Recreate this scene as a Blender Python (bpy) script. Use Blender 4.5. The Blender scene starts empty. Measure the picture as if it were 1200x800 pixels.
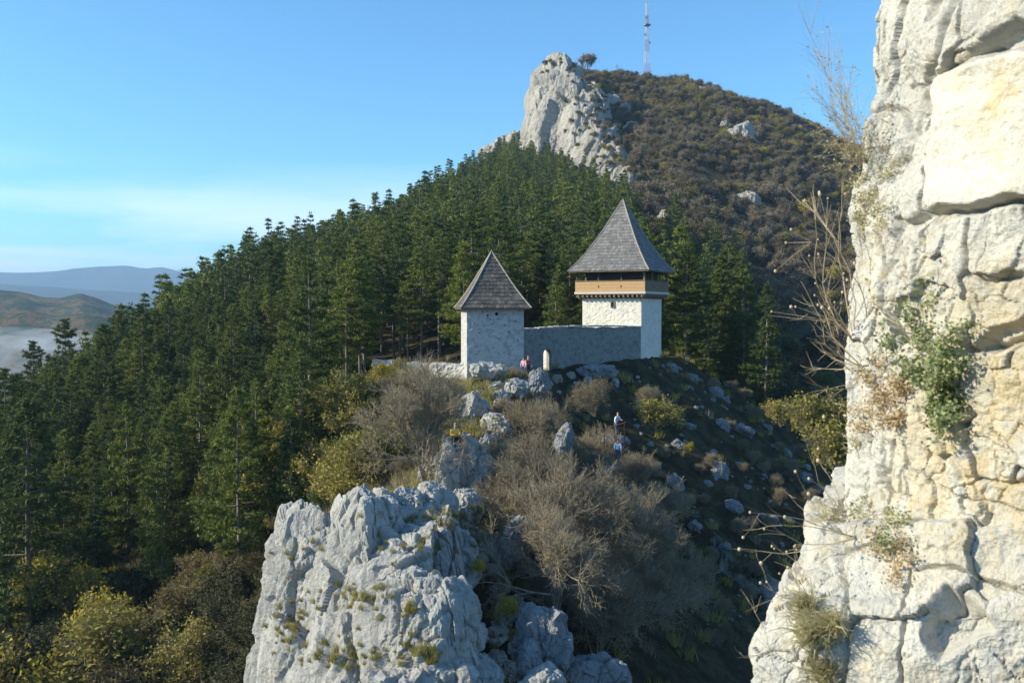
import bpy, bmesh, math, random, time
import numpy as np
from mathutils import Vector, Matrix
T0 = time.time()
random.seed(7)
rng = np.random.default_rng(11)
R = math.radians
scene = bpy.context.scene
col = scene.collection

# ------------------------------------------------------------------ camera
PITCH = R(-2.04)
FPX = 1067.0
cam_data = bpy.data.cameras.new('camera')
cam = bpy.data.objects.new('camera', cam_data)
col.objects.link(cam)
cam_data.sensor_width = 36.0
cam_data.lens = 36.0 * FPX / 1200.0
cam_data.clip_start = 0.1
cam_data.clip_end = 60000
cam.location = (0, 0, 0)
cam.rotation_euler = (R(90) + PITCH, 0, 0)
cam_data.dof.use_dof = True
cam_data.dof.focus_distance = 90.0
cam_data.dof.aperture_fstop = 3.6
scene.camera = cam

# ------------------------------------------------------------------ light
SUN_EL = R(28)
SUN_H = np.array([-0.985, -0.125]); SUN_H = SUN_H / np.linalg.norm(SUN_H)
sun_vec = Vector((SUN_H[0] * math.cos(SUN_EL), SUN_H[1] * math.cos(SUN_EL), math.sin(SUN_EL)))
sd = bpy.data.lights.new('sun', 'SUN'); sd.energy = 4.9; sd.angle = R(0.5); sd.color = (1.0, 0.90, 0.68)
so = bpy.data.objects.new('sun', sd); col.objects.link(so)
so.rotation_euler = sun_vec.to_track_quat('Z', 'Y').to_euler()
so.location = (-60, 0, 60)

world = bpy.data.worlds.new('World'); scene.world = world; world.use_nodes = True
nt = world.node_tree; nt.nodes.clear()
out = nt.nodes.new('ShaderNodeOutputWorld'); bg = nt.nodes.new('ShaderNodeBackground')
sky = nt.nodes.new('ShaderNodeTexSky'); sky.sky_type = 'NISHITA'; sky.sun_disc = False
sky.sun_elevation = SUN_EL
sky.sun_rotation = math.atan2(SUN_H[0], SUN_H[1])
sky.altitude = 500; sky.air_density = 1.0; sky.dust_density = 0.6; sky.ozone_density = 3.0
bg.inputs['Strength'].default_value = 0.135
tc = nt.nodes.new('ShaderNodeTexCoord')
mp = nt.nodes.new('ShaderNodeMapping'); mp.inputs['Scale'].default_value = (2.2, 2.2, 13)
ns = nt.nodes.new('ShaderNodeTexNoise'); ns.inputs['Scale'].default_value = 1.6; ns.inputs['Detail'].default_value = 5
rp = nt.nodes.new('ShaderNodeMapRange'); rp.inputs['From Min'].default_value = 0.38; rp.inputs['From Max'].default_value = 0.62
rp.inputs['To Max'].default_value = 0.95
sep = nt.nodes.new('ShaderNodeSeparateXYZ')
em = nt.nodes.new('ShaderNodeMapRange'); em.inputs['From Min'].default_value = 0.16; em.inputs['From Max'].default_value = 0.03
mul = nt.nodes.new('ShaderNodeMath'); mul.operation = 'MULTIPLY'
mix = nt.nodes.new('ShaderNodeMix'); mix.data_type = 'RGBA'
mix.inputs['B'].default_value = (6.9, 7.2, 7.4, 1)
L = nt.links
L.new(tc.outputs['Generated'], mp.inputs['Vector']); L.new(mp.outputs['Vector'], ns.inputs['Vector'])
L.new(ns.outputs['Fac'], rp.inputs['Value']); L.new(tc.outputs['Generated'], sep.inputs['Vector'])
L.new(sep.outputs['Z'], em.inputs['Value']); L.new(rp.outputs['Result'], mul.inputs[0]); L.new(em.outputs['Result'], mul.inputs[1])
tint = nt.nodes.new('ShaderNodeMix'); tint.data_type = 'RGBA'; tint.blend_type = 'MULTIPLY'; tint.inputs['Factor'].default_value = 1.0; tint.inputs['B'].default_value = (0.60, 0.98, 1.12, 1)
L.new(sky.outputs['Color'], tint.inputs['A'])
L.new(mul.outputs[0], mix.inputs['Factor']); L.new(tint.outputs['Result'], mix.inputs['A'])
L.new(mix.outputs['Result'], bg.inputs['Color']); L.new(bg.outputs['Background'], out.inputs['Surface'])

scene.view_settings.view_transform = 'Standard'
scene.view_settings.look = 'None'
scene.view_settings.exposure = 0.68
scene.view_settings.gamma = 1.0
scene.cycles.volume_bounces = 0
scene.cycles.max_bounces = 5
scene.cycles.transparent_max_bounces = 8

# ------------------------------------------------------------------ helpers: projection
cp, sp_ = math.cos(PITCH), math.sin(PITCH)
def at(px, py, Y):
    """world point seen at photo pixel (1200 x 800) at depth Y"""
    xc = (px - 600) / FPX; yc = -(py - 400) / FPX
    d = np.array([xc, cp - yc * sp_, sp_ + yc * cp])
    return d * (Y / d[1])
def proj(x, y, z):
    f = y * cp + z * sp_; u = -y * sp_ + z * cp
    f = np.maximum(f, 1e-3)
    return 600 + FPX * x / f, 400 - FPX * u / f

# ------------------------------------------------------------------ helpers: noise
def _hash(ix, iy, iz, seed):
    h = (ix.astype(np.int64) * 374761393 + iy.astype(np.int64) * 668265263 + iz.astype(np.int64) * 2147483647 + seed * 974711)
    h = (h ^ (h >> 13)) * 1274126177
    h = h & 0x7fffffff
    h = (h ^ (h >> 16)) & 0xffffff
    return h / float(0xffffff)
def vnoise(p, seed=0):
    """value noise in -1..1; p is (N,3)"""
    i = np.floor(p); f = p - i; f = f * f * f * (f * (f * 6 - 15) + 10)
    i = i.astype(np.int64)
    x0, y0, z0 = i[:, 0], i[:, 1], i[:, 2]
    fx, fy, fz = f[:, 0], f[:, 1], f[:, 2]
    r = 0
    for dx in (0, 1):
        wx = fx if dx else 1 - fx
        for dy in (0, 1):
            wy = fy if dy else 1 - fy
            for dz in (0, 1):
                wz = fz if dz else 1 - fz
                r = r + wx * wy * wz * _hash(x0 + dx, y0 + dy, z0 + dz, seed)
    return r * 2 - 1
def fbm(p, octs=4, seed=0, gain=0.5, ridged=False):
    a = 1.0; s = 0; t = 0
    q = p.copy()
    for o in range(octs):
        n = vnoise(q, seed + o * 17)
        if ridged: n = 1 - 2 * np.abs(n)
        s = s + a * n; t += a; a *= gain; q = q * 2.03 + 5.7
    return s / t
def vor(p, seed=0, jitter=0.9):
    """F1, F2 and cell value of 3D cells; p is (N,3)"""
    i = np.floor(p).astype(np.int64)
    f1 = np.full(len(p), 9.0); f2 = np.full(len(p), 9.0); cv = np.zeros(len(p)); off = np.zeros((len(p), 3))
    for dx in (-1, 0, 1):
        for dy in (-1, 0, 1):
            for dz in (-1, 0, 1):
                cx, cy, cz = i[:, 0] + dx, i[:, 1] + dy, i[:, 2] + dz
                qx = cx + 0.5 + (_hash(cx, cy, cz, seed) - .5) * jitter
                qy = cy + 0.5 + (_hash(cx, cy, cz, seed + 1) - .5) * jitter
                qz = cz + 0.5 + (_hash(cx, cy, cz, seed + 2) - .5) * jitter
                ox, oy, oz = p[:, 0] - qx, p[:, 1] - qy, p[:, 2] - qz
                d = np.sqrt(ox * ox + oy * oy + oz * oz)
                v = _hash(cx, cy, cz, seed + 3)
                m = d < f1
                f2 = np.where(m, f1, np.minimum(f2, d))
                cv = np.where(m, v, cv)
                off[m] = np.stack([ox, oy, oz], 1)[m]
                f1 = np.where(m, d, f1)
    return f1, f2, cv, off

# ------------------------------------------------------------------ helpers: meshes and things
def mesh_np(name, v, f, mats=(), midx=None, smooth=False):
    me = bpy.data.meshes.new(name)
    v = np.asarray(v, dtype=np.float32); f = np.asarray(f, dtype=np.int32)
    k = f.shape[1]
    me.vertices.add(len(v)); me.vertices.foreach_set('co', v.ravel())
    me.loops.add(f.size); me.loops.foreach_set('vertex_index', f.ravel())
    me.polygons.add(len(f)); me.polygons.foreach_set('loop_start', np.arange(len(f), dtype=np.int32) * k)
    if midx is not None: me.polygons.foreach_set('material_index', np.asarray(midx, dtype=np.int32))
    me.polygons.foreach_set('use_smooth', np.full(len(f), smooth, dtype=bool))
    for m in mats: me.materials.append(m)
    me.update(calc_edges=True)
    return me
def link(name, me, parent=None, loc=None):
    o = bpy.data.objects.new(name, me); col.objects.link(o)
    if parent is not None: o.parent = parent
    if loc is not None: o.location = loc
    return o
def tag(o, label=None, cat=None, group=None, kind=None):
    if label: o['label'] = label
    if cat: o['category'] = cat
    if group: o['group'] = group
    if kind: o['kind'] = kind
    return o
def empty(name, loc, rz=0.0, label=None, cat=None, group=None, s=1.0):
    o = bpy.data.objects.new(name, None); col.objects.link(o)
    o.location = loc; o.rotation_euler = (0, 0, rz); o.scale = (s, s, s)
    o.empty_display_size = 0.3
    return tag(o, label, cat, group)
class MB:
    """collects quads / tris as one mesh (tris stored as quads are avoided: from_pydata)"""
    def __init__(s): s.v = []; s.f = []
    def add(s, vs, fs):
        n = len(s.v); s.v += [tuple(map(float, p)) for p in vs]; s.f += [tuple(i + n for i in f) for f in fs]
    def box(s, c, h, M=None):
        vs = []
        for z in (-1, 1):
            for x, y in ((-1, -1), (1, -1), (1, 1), (-1, 1)):
                p = Vector((x * h[0], y * h[1], z * h[2]))
                if M is not None: p = M @ p
                vs.append(p + Vector(c))
        s.add(vs, [(3, 2, 1, 0), (4, 5, 6, 7), (0, 1, 5, 4), (1, 2, 6, 5), (2, 3, 7, 6), (3, 0, 4, 7)])
    def tube(s, a, b, r0, r1, n=6, caps=True):
        a = Vector(a); b = Vector(b); d = (b - a).normalized()
        u = d.orthogonal().normalized(); w = d.cross(u)
        vs = []
        for p, r in ((a, r0), (b, r1)):
            for k in range(n):
                t = 2 * math.pi * k / n
                vs.append(p + u * (math.cos(t) * r) + w * (math.sin(t) * r))
        fs = [(k, (k + 1) % n, n + (k + 1) % n, n + k) for k in range(n)]
        if caps: fs += [tuple(range(n - 1, -1, -1)), tuple(range(n, 2 * n))]
        s.add(vs, fs)
    def path(s, pts, rs, n=5):
        for i in range(len(pts) - 1): s.tube(pts[i], pts[i + 1], rs[i], rs[i + 1], n, caps=(i == len(pts) - 2 or i == 0))
    def build(s, name, mat, parent=None, smooth=False, bevel=0):
        me = bpy.data.meshes.new(name); me.from_pydata(s.v, [], s.f)
        for m in (mat if isinstance(mat, (list, tuple)) else [mat]): me.materials.append(m)
        if smooth: me.polygons.foreach_set('use_smooth', [True] * len(me.polygons))
        o = link(name, me, parent)
        if bevel:
            b = o.modifiers.new('bevel', 'BEVEL'); b.width = bevel; b.segments = 1
        return o

# ------------------------------------------------------------------ materials
def new_mat(name):
    m = bpy.data.materials.new(name); m.use_nodes = True
    n = m.node_tree; b = n.nodes['Principled BSDF']
    return m, n, b
def N(n, typ, **kw):
    x = n.nodes.new(typ)
    for k, v in kw.items():
        if k in x.inputs: x.inputs[k].default_value = v
        else: setattr(x, k, v)
    return x
def ramp(n, fac, stops):
    r = n.nodes.new('ShaderNodeValToRGB'); e = r.color_ramp.elements
    while len(e) < len(stops): e.new(0.5)
    for i, (p, c) in enumerate(stops):
        e[i].position = p; e[i].color = (*c, 1) if len(c) == 3 else c
    n.links.new(fac, r.inputs['Fac']); return r.outputs['Color']
def mixc(n, fac, a, b, mode='MIX'):
    m = n.nodes.new('ShaderNodeMix'); m.data_type = 'RGBA'; m.blend_type = mode
    for sock, v in (('Factor', fac), ('A', a), ('B', b)):
        if hasattr(v, 'is_linked') or hasattr(v, 'links'): n.links.new(v, m.inputs[sock])
        elif sock == 'Factor': m.inputs[sock].default_value = v
        else: m.inputs[sock].default_value = (*v, 1)
    return m.outputs['Result']
def noise(n, scale, detail=4, rough=0.55, vec=None, dist=0.0):
    x = n.nodes.new('ShaderNodeTexNoise'); x.inputs['Scale'].default_value = scale; x.inputs['Detail'].default_value = detail
    x.inputs['Roughness'].default_value = rough; x.inputs['Distortion'].default_value = dist
    if vec is not None: n.links.new(vec, x.inputs['Vector'])
    return x.outputs['Fac']
def worldpos(n, scale=(1, 1, 1)):
    g = n.nodes.new('ShaderNodeNewGeometry'); m = n.nodes.new('ShaderNodeMapping'); m.inputs['Scale'].default_value = scale
    n.links.new(g.outputs['Position'], m.inputs['Vector']); return m.outputs['Vector']
def bump(n, b, h, strength, dist):
    x = n.nodes.new('ShaderNodeBump'); x.inputs['Strength'].default_value = strength; x.inputs['Distance'].default_value = dist
    n.links.new(h, x.inputs['Height']); n.links.new(x.outputs['Normal'], b.inputs['Normal'])

def rock_mat(name, light, mid, dark, stain, sc=1.0, stain_amt=0.5, bumpd=0.05, lichen=None, dots=0.35, ochre=None):
    m, n, b = new_mat(name)
    P = worldpos(n); PV = worldpos(n, (1, 1, 0.45))
    big = noise(n, 0.35 * sc, 5, 0.6, P); med = noise(n, 1.6 * sc, 6, 0.65, PV, 0.6); fine = noise(n, 9 * sc, 6, 0.7, P)
    c = ramp(n, med, [(0.30, mid), (0.52, light), (0.75, light)])
    c2 = ramp(n, fine, [(0.30, dark), (0.47, light), (0.7, light)])  # dark specks put the shade of small pits into the colour
    c = mixc(n, dots, c, c2, 'MIX')
    st = ramp(n, big, [(0.48, (0, 0, 0)), (0.66, (1, 1, 1))])
    st2 = ramp(n, noise(n, 2.5 * sc, 4, 0.6, P), [(0.38, (0, 0, 0)), (0.62, (1, 1, 1))])
    mm = N(n, 'ShaderNodeMath', operation='MULTIPLY'); n.links.new(st, mm.inputs[0]); n.links.new(st2, mm.inputs[1])
    mm2 = N(n, 'ShaderNodeMath', operation='MULTIPLY'); n.links.new(mm.outputs[0], mm2.inputs[0]); mm2.inputs[1].default_value = stain_amt
    c = mixc(n, mm2.outputs[0], c, stain)
    if lichen:
        v = N(n, 'ShaderNodeTexVoronoi'); v.inputs['Scale'].default_value = 3.0 * sc; n.links.new(P, v.inputs['Vector'])
        lf = ramp(n, noise(n, 4.5 * sc, 5, 0.75, P), [(0.56, (0, 0, 0)), (0.63, (1, 1, 1))])
        mm3 = N(n, 'ShaderNodeMath', operation='MULTIPLY'); n.links.new(lf, mm3.inputs[0]); mm3.inputs[1].default_value = 0.6
        c = mixc(n, mm3.outputs[0], c, lichen)
    n.links.new(c, b.inputs['Base Color']); b.inputs['Roughness'].default_value = 0.92
    b.inputs['Specular IOR Level'].default_value = 0.15
    sk = ramp(n, noise(n, 1.1 * sc, 5, .65, worldpos(n, (1, 1, .12))), [(.40, (1, 1, 1)), (.62, (0, 0, 0))])
    mk = N(n, 'ShaderNodeMath', operation='MULTIPLY'); n.links.new(sk, mk.inputs[0]); mk.inputs[1].default_value = .6
    c = mixc(n, mk.outputs[0], c, mid); n.links.new(c, b.inputs['Base Color'])
    if ochre:
        dn = N(n, 'ShaderNodeVectorMath', operation='DISTANCE'); n.links.new(worldpos(n), dn.inputs[0]); dn.inputs[1].default_value = ochre[0]
        dr = N(n, 'ShaderNodeMapRange'); dr.inputs['From Min'].default_value = ochre[1]; dr.inputs['From Max'].default_value = ochre[1] * .35; n.links.new(dn.outputs['Value'], dr.inputs['Value'])
        on = ramp(n, noise(n, 3.2, 6, .7, P, .8), [(.38, (0, 0, 0)), (.56, (1, 1, 1))])
        om = N(n, 'ShaderNodeMath', operation='MULTIPLY'); n.links.new(dr.outputs[0], om.inputs[0]); n.links.new(on, om.inputs[1])
        om2 = N(n, 'ShaderNodeMath', operation='MULTIPLY'); n.links.new(om.outputs[0], om2.inputs[0]); om2.inputs[1].default_value = .62
        c = mixc(n, om2.outputs[0], c, stain); n.links.new(c, b.inputs['Base Color'])
    hs = N(n, 'ShaderNodeMath', operation='ADD'); n.links.new(noise(n, 5 * sc, 8, 0.72, P), hs.inputs[0]); n.links.new(med, hs.inputs[1])
    bump(n, b, hs.outputs[0], 0.8, bumpd)
    return m
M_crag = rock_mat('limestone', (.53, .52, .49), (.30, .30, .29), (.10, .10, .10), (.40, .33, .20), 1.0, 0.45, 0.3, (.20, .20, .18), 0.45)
M_boulder_shade = rock_mat('shade_dark_stone', (.26, .27, .28), (.17, .18, .19), (.08, .085, .09), (.18, .16, .10), 1.3, 0.4, 0.08, (.08, .085, .06), 0.45)  # darker blue-grey copy of the limestone, with shade put into the colour
M_farrock = rock_mat('far_limestone', (.50, .47, .42), (.32, .305, .28), (.09, .085, .07), (.22, .19, .10), 0.10, 0.7, 2.2, (.09, .09, .05), 0.55)
M_cliff = rock_mat('near_limestone', (.60, .58, .52), (.41, .41, .39), (.18, .17, .145), (.52, .40, .19), 3.0, 0.9, 0.04, (.26, .26, .245), 0.55, (tuple(float(q) for q in at(1160, 500, 5.9)), 1.3))
M_block = rock_mat('cream_limestone', (.70, .67, .58), (.54, .52, .46), (.32, .29, .22), (.58, .43, .20), 3.0, 0.95, 0.04, (.42, .40, .35), 0.35)

def leaf_mat(name, c1, c2, c3=None, trans=0.25, objvar=0.35, sc=1.0):
    m, n, b = new_mat(name)
    oi = n.nodes.new('ShaderNodeObjectInfo')
    g = n.nodes.new('ShaderNodeNewGeometry')
    stops = [(0.0, c1), (1.0, c2)] if c3 is None else [(0.0, c1), (0.6, c2), (1.0, c3)]
    a = N(n, 'ShaderNodeMath', operation='MULTIPLY'); a.inputs[1].default_value = 1 - objvar
    n.links.new(g.outputs['Random Per Island'], a.inputs[0])
    a2 = N(n, 'ShaderNodeMath', operation='MULTIPLY_ADD'); a2.inputs[1].default_value = objvar
    n.links.new(oi.outputs['Random'], a2.inputs[0]); n.links.new(a.outputs[0], a2.inputs[2])
    c = ramp(n, a2.outputs[0], stops)
    n.links.new(c, b.inputs['Base Color']); b.inputs['Roughness'].default_value = 0.7
    b.inputs['Specular IOR Level'].default_value = 0.2
    o = n.nodes['Material Output']
    tr = N(n, 'ShaderNodeBsdfTranslucent'); n.links.new(c, tr.inputs['Color'])
    ms = N(n, 'ShaderNodeMixShader'); ms.inputs[0].default_value = trans
    n.links.new(b.outputs[0], ms.inputs[1]); n.links.new(tr.outputs[0], ms.inputs[2]); n.links.new(ms.outputs[0], o.inputs['Surface'])
    return m
M_needle = leaf_mat('pine_needles', (.034, .062, .024), (.120, .152, .032), (.28, .295, .050), 0.2, 0.55)
M_twig = leaf_mat('grey_twigs', (.15, .12, .08), (.29, .245, .17), (.43, .375, .27), 0.0, 0.45)
M_twig_far = leaf_mat('brown_twigs', (.11, .088, .06), (.20, .165, .115), (.31, .265, .18), 0.0, 0.55)
M_olive = leaf_mat('olive_leaves', (.15, .15, .035), (.30, .26, .06), (.46, .36, .08), 0.3, 0.5)
M_green = leaf_mat('green_leaves', (.06, .10, .025), (.12, .16, .04), (.20, .22, .06), 0.3, 0.4)
M_yellow = leaf_mat('yellow_leaves', (.34, .29, .035), (.48, .40, .045), (.58, .48, .08), 0.35, 0.4)
M_brown = leaf_mat('brown_leaves', (.08, .07, .028), (.16, .125, .045), (.27, .20, .06), 0.25, 0.5)
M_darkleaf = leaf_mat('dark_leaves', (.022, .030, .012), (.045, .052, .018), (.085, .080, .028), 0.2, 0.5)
M_grass = leaf_mat('dry_grass', (.20, .18, .07), (.36, .32, .11), (.50, .45, .19), 0.35, 0.4)
M_straw = leaf_mat('pale_straw', (.42, .38, .20), (.56, .51, .30), (.68, .62, .42), 0.45, 0.2)
M_stalk = leaf_mat('dry_stalks', (.34, .27, .17), (.46, .38, .25), (.55, .46, .32), 0.0, 0.3)
M_greyleaf = leaf_mat('grey_green_leaves', (.14, .19, .06), (.30, .35, .17), (.48, .46, .28), 0.3, 0.2)
M_redleaf = leaf_mat('rusty_leaves', (.42, .30, .17), (.58, .45, .28), (.62, .56, .36), 0.3, 0.2)
def bark_mat(name, a, b_):
    m, n, b = new_mat(name)
    n.links.new(ramp(n, noise(n, 3.0, 5, 0.7, worldpos(n, (1, 1, .25))), [(.35, a), (.65, b_)]), b.inputs['Base Color']); b.inputs['Roughness'].default_value = .95
    return m
M_bark = bark_mat('pine_bark', (.09, .075, .06), (.27, .235, .20))
M_barkg = bark_mat('grey_bark', (.14, .125, .105), (.30, .27, .23))

def ground_mat():
    m, n, b = new_mat('hillside_ground')
    P = worldpos(n)
    c = ramp(n, noise(n, 0.6, 7, 0.7, P), [(.32, (.022, .020, .012)), (.48, (.050, .042, .023)), (.60, (.085, .072, .036)), (.75, (.042, .046, .018))])
    g = n.nodes.new('ShaderNodeNewGeometry'); s = n.nodes.new('ShaderNodeSeparateXYZ'); n.links.new(g.outputs['True Normal'], s.inputs[0])
    nn = noise(n, 0.35, 6, 0.7, P)
    ad = N(n, 'ShaderNodeMath', operation='MULTIPLY_ADD'); n.links.new(nn, ad.inputs[0]); ad.inputs[1].default_value = -0.5; n.links.new(s.outputs['Z'], ad.inputs[2])
    k = ramp(n, ad.outputs[0], [(.16, (1, 1, 1)), (.27, (0, 0, 0))])
    rc = ramp(n, noise(n, 1.2, 6, .7, P), [(.35, (.13, .13, .12)), (.6, (.36, .35, .32))])
    c = mixc(n, k, c, rc)
    n.links.new(c, b.inputs['Base Color']); b.inputs['Roughness'].default_value = .95; b.inputs['Specular IOR Level'].default_value = .1
    bump(n, b, noise(n, 1.5, 8, .75, P), 0.9, 0.5)
    return m
M_ground = ground_mat()
# ------------------------------------------------------------------ terrain
COLS = [
 (-900, [(12,-32),(60,-55),(90,-55),(140,-55),(200,-60),(300,-90),(500,-130),(1200,-150)]),
 (-300, [(12,-32),(60,-52),(90,-44),(120,-38),(160,-38),(220,-60),(300,-90),(500,-130),(1200,-150)]),
 (0,    [(12,-32),(60,-42),(85,-37),(105,-31),(140,-27),(170,-25),(220,-40),(300,-75),(500,-125),(1200,-150)]),
 (90,   [(12,-32),(60,-41),(85,-36),(105,-29),(140,-23),(190,-21),(240,-30),(320,-65),(500,-115),(1200,-150)]),
 (150,  [(12,-32),(60,-40),(85,-35),(105,-28),(140,-21),(200,-14),(230,-14),(300,-35),(500,-100),(1200,-150)]),
 (220,  [(12,-32),(60,-39),(85,-34),(105,-26),(150,-17),(200,-8),(260,-2),(320,-20),(500,-80),(1200,-150)]),
 (300,  [(12,-32),(60,-41),(85,-32),(105,-22),(150,-12),(200,-3),(300,11),(380,-5),(500,-50),(1200,-140)]),
 (430,  [(12,-32),(60,-36),(85,-24),(105,-14),(150,-6),(200,3),(250,12),(360,29),(450,20),(700,-30),(1200,-120)]),
 (560,  [(12,-32),(60,-36),(85,-22),(110,-10),(150,-3),(200,8),(300,30),(430,57),(520,62),(700,30),(1200,-80)]),
 (585,  [(12,-32),(60,-36),(85,-22),(110,-10),(150,-3),(200,8),(300,30),(430,58),(520,80),(575,97),(650,90),(800,50),(1200,-60)]),
 (612,  [(12,-32),(60,-36),(85,-22),(110,-9),(150,-3),(200,7),(300,29),(430,58),(520,84),(570,104),(650,105),(800,70),(1200,-50)]),
 (640,  [(12,-32),(60,-36),(90,-22),(120,-8),(150,-3),(200,6),(300,28),(400,52),(470,76),(505,96),(535,136),(560,145),(650,140),(900,80),(1200,20)]),
 (680,  [(12,-32),(60,-36),(90,-26),(120,-10),(150,-4),(200,5),(300,28),(400,53),(470,78),(510,108),(545,140),(580,149),(650,145),(900,90),(1200,30)]),
 (740,  [(12,-30),(60,-36),(90,-32),(120,-12),(150,-5),(200,4),(300,26),(400,58),(500,103),(560,136),(620,154),(700,150),(900,100),(1200,40)]),
 (800,  [(12,-28),(60,-40),(90,-38),(120,-24),(150,-14),(200,-5),(300,22),(400,62),(500,108),(600,146),(650,152),(750,142),(1200,40)]),
 (900,  [(12,-28),(60,-46),(90,-44),(130,-36),(180,-23),(250,-5),(350,32),(450,76),(550,116),(640,136),(750,125),(1200,50)]),
 (1000, [(12,-28),(60,-52),(90,-50),(130,-44),(180,-30),(250,-10),(350,24),(450,60),(600,103),(660,110),(800,90),(1200,40)]),
 (1200, [(12,-28),(60,-55),(90,-54),(180,-38),(300,-2),(450,33),(600,66),(700,72),(900,50),(1200,30)]),
 (1700, [(12,-28),(60,-55),(90,-54),(180,-40),(300,-15),(450,5),(700,25),(900,20),(1200,10)]),
]
_ly = np.linspace(math.log(12), math.log(1250), 160)
_ca = np.array([(c[0] - 600) / FPX for c in COLS])
_tab = np.array([np.interp(_ly, np.log([p[0] for p in c[1]]), [p[1] for p in c[1]]) for c in COLS])
_k = np.exp(-0.5 * (np.arange(-4, 5) / 2.0) ** 2); _k /= _k.sum()
_tab = np.array([np.convolve(np.pad(r, 4, mode='edge'), _k, 'valid') for r in _tab])
RIDGE = np.array([  # x, y, z, slope left, slope right
 (-5.0, 2, -17, 1.0, .80), (-5.5, 15, -18.5, 1.2, .85), (-5.5, 34, -19.0, 1.3, .85), (-5.0, 42, -16.0, 1.3, .80), (-4.4, 48, -12.2, 1.25, .80), (-3.8, 57, -10.6, .95, .75),
 (-2.6, 72, -8.8, .62, .75), (-1.6, 84, -6.3, .42, .72), (3.5, 91, -6.3, .35, .70), (13.5, 101, -5.4, .30, .70), (20, 112, -6.0, .2, .66), (24, 135, -7.0, .2, .60)])
def H0(x, y):
    yy = np.maximum(y, 12.0); a = np.clip(x / yy, _ca[0], _ca[-1]); ly = np.clip(np.log(yy), _ly[0], _ly[-1])
    fy = (ly - _ly[0]) / (_ly[1] - _ly[0]); iy = np.minimum(fy.astype(int), len(_ly) - 2); fy = fy - iy
    ix = np.clip(np.searchsorted(_ca, a) - 1, 0, len(_ca) - 2); fx = (a - _ca[ix]) / (_ca[ix + 1] - _ca[ix])
    fx = fx * fx * (3 - 2 * fx) * .5 + fx * .5
    return (_tab[ix, iy] * (1 - fx) + _tab[ix + 1, iy] * fx) * (1 - fy) + (_tab[ix, iy + 1] * (1 - fx) + _tab[ix + 1, iy + 1] * fx) * fy
RIDGE2 = np.array([(-3.5, 87, -6.6, .5, .35), (-8, 90, -6.8, .5, .35), (-13.5, 93.5, -7.2, .5, .5)])
def HS(x, y, ar=None):
    RIDGE = ar if ar is not None else globals()['RIDGE']
    best = np.full(x.shape, 1e9); zz = np.zeros(x.shape)
    for i in range(len(RIDGE) - 1):
        a, b = RIDGE[i], RIDGE[i + 1]
        dx, dy = b[0] - a[0], b[1] - a[1]; l2 = dx * dx + dy * dy
        t = np.clip(((x - a[0]) * dx + (y - a[1]) * dy) / l2, 0, 1)
        qx, qy = a[0] + t * dx, a[1] + t * dy
        d = np.hypot(x - qx, y - qy)
        side = (x - qx) * dy - (y - qy) * dx       # > 0 : right of the ridge
        sl = np.where(side > 0, a[4] + t * (b[4] - a[4]), a[3] + t * (b[3] - a[3]))
        z = a[2] + t * (b[2] - a[2]) - sl * np.maximum(d - 1.0, 0) * 1.0 - 0.03 * np.minimum(d, 1) - np.where(side > 0, 0.0, 0.9 if ar is None else 1.0) * np.maximum(d - (10 if ar is None else 6), 0) - (0 if ar is None else 1) * np.where(side > 0, .9, 0) * np.maximum(d - 8, 0)
        m = d < best
        zz = np.where(m, z, zz); best = np.where(m, d, best)
    if ar is None: zz = np.maximum(zz, HS(x, y, RIDGE2))
    return zz
def smax(a, b, k):
    h = np.clip(.5 + .5 * (a - b) / k, 0, 1); return b + (a - b) * h + k * h * (1 - h)
def H(x, y):
    x = np.asarray(x, float); y = np.asarray(y, float)
    sh = x.shape; x = x.ravel(); y = y.ravel()
    z = smax(HS(x, y), H0(x, y), 2.5)
    r = np.hypot(x, y)
    P = np.stack([x, y, np.zeros_like(x)], 1)
    z = z + fbm(P * 0.16, 4, 3) * 0.7 * np.clip(r / 60, .3, 1) + fbm(P * 0.03, 3, 9) * np.clip((r - 130) / 60, 0, 3.0)
    f = fbm(P * 0.9, 2, 21); z = z + f * 0.18
    # gullies on the mountain flank
    g = fbm(np.stack([x * .022, y * .006, x * 0], 1), 3, 40, ridged=True)
    z = z + g * np.clip((r - 260) / 100, 0, 1) * 4.0
    z = np.where(y < 8, np.minimum(z, -16 - 0.0 * z), z)
    return z.reshape(sh)
def Hs(x, y): return float(H(np.array([x]), np.array([y]))[0])

radii = np.exp(np.arange(math.log(9.0), math.log(1250.0), 0.0155))
dense = np.arange(-41, 41.001, 0.19)
az = np.concatenate([np.arange(-180, -41, 4.0), dense, np.arange(45, 180, 4.0)])
AA, RR = np.meshgrid(np.radians(az), radii)
X = RR * np.sin(AA); Y = RR * np.cos(AA)
Z = H(X, Y)
behind = np.clip((np.abs(AA) - R(50)) / R(40), 0, 1)
Z = Z * (1 - behind) + behind * (-30 - 0.12 * np.minimum(RR, 800))
nr, na = X.shape
V = np.stack([X.ravel(), Y.ravel(), Z.ravel()], 1)
I = np.arange(nr * na).reshape(nr, na)
j2 = np.roll(np.arange(na), -1)
F = np.stack([I[:-1, :], I[:-1][:, j2], I[1:][:, j2], I[1:, :]], -1).reshape(-1, 4)
F = F[:, ::-1]
V = np.vstack([V, [[0, 0, -17]]])
tag(link('hillside', mesh_np('hillside', V, F, [M_ground], smooth=True)), kind='structure')
cc = I[0]; F2 = np.stack([cc, cc[j2], np.full(na, nr * na)], 1)
tag(link('ground', mesh_np('ground', V, F2, [M_ground])), kind='structure')

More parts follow.
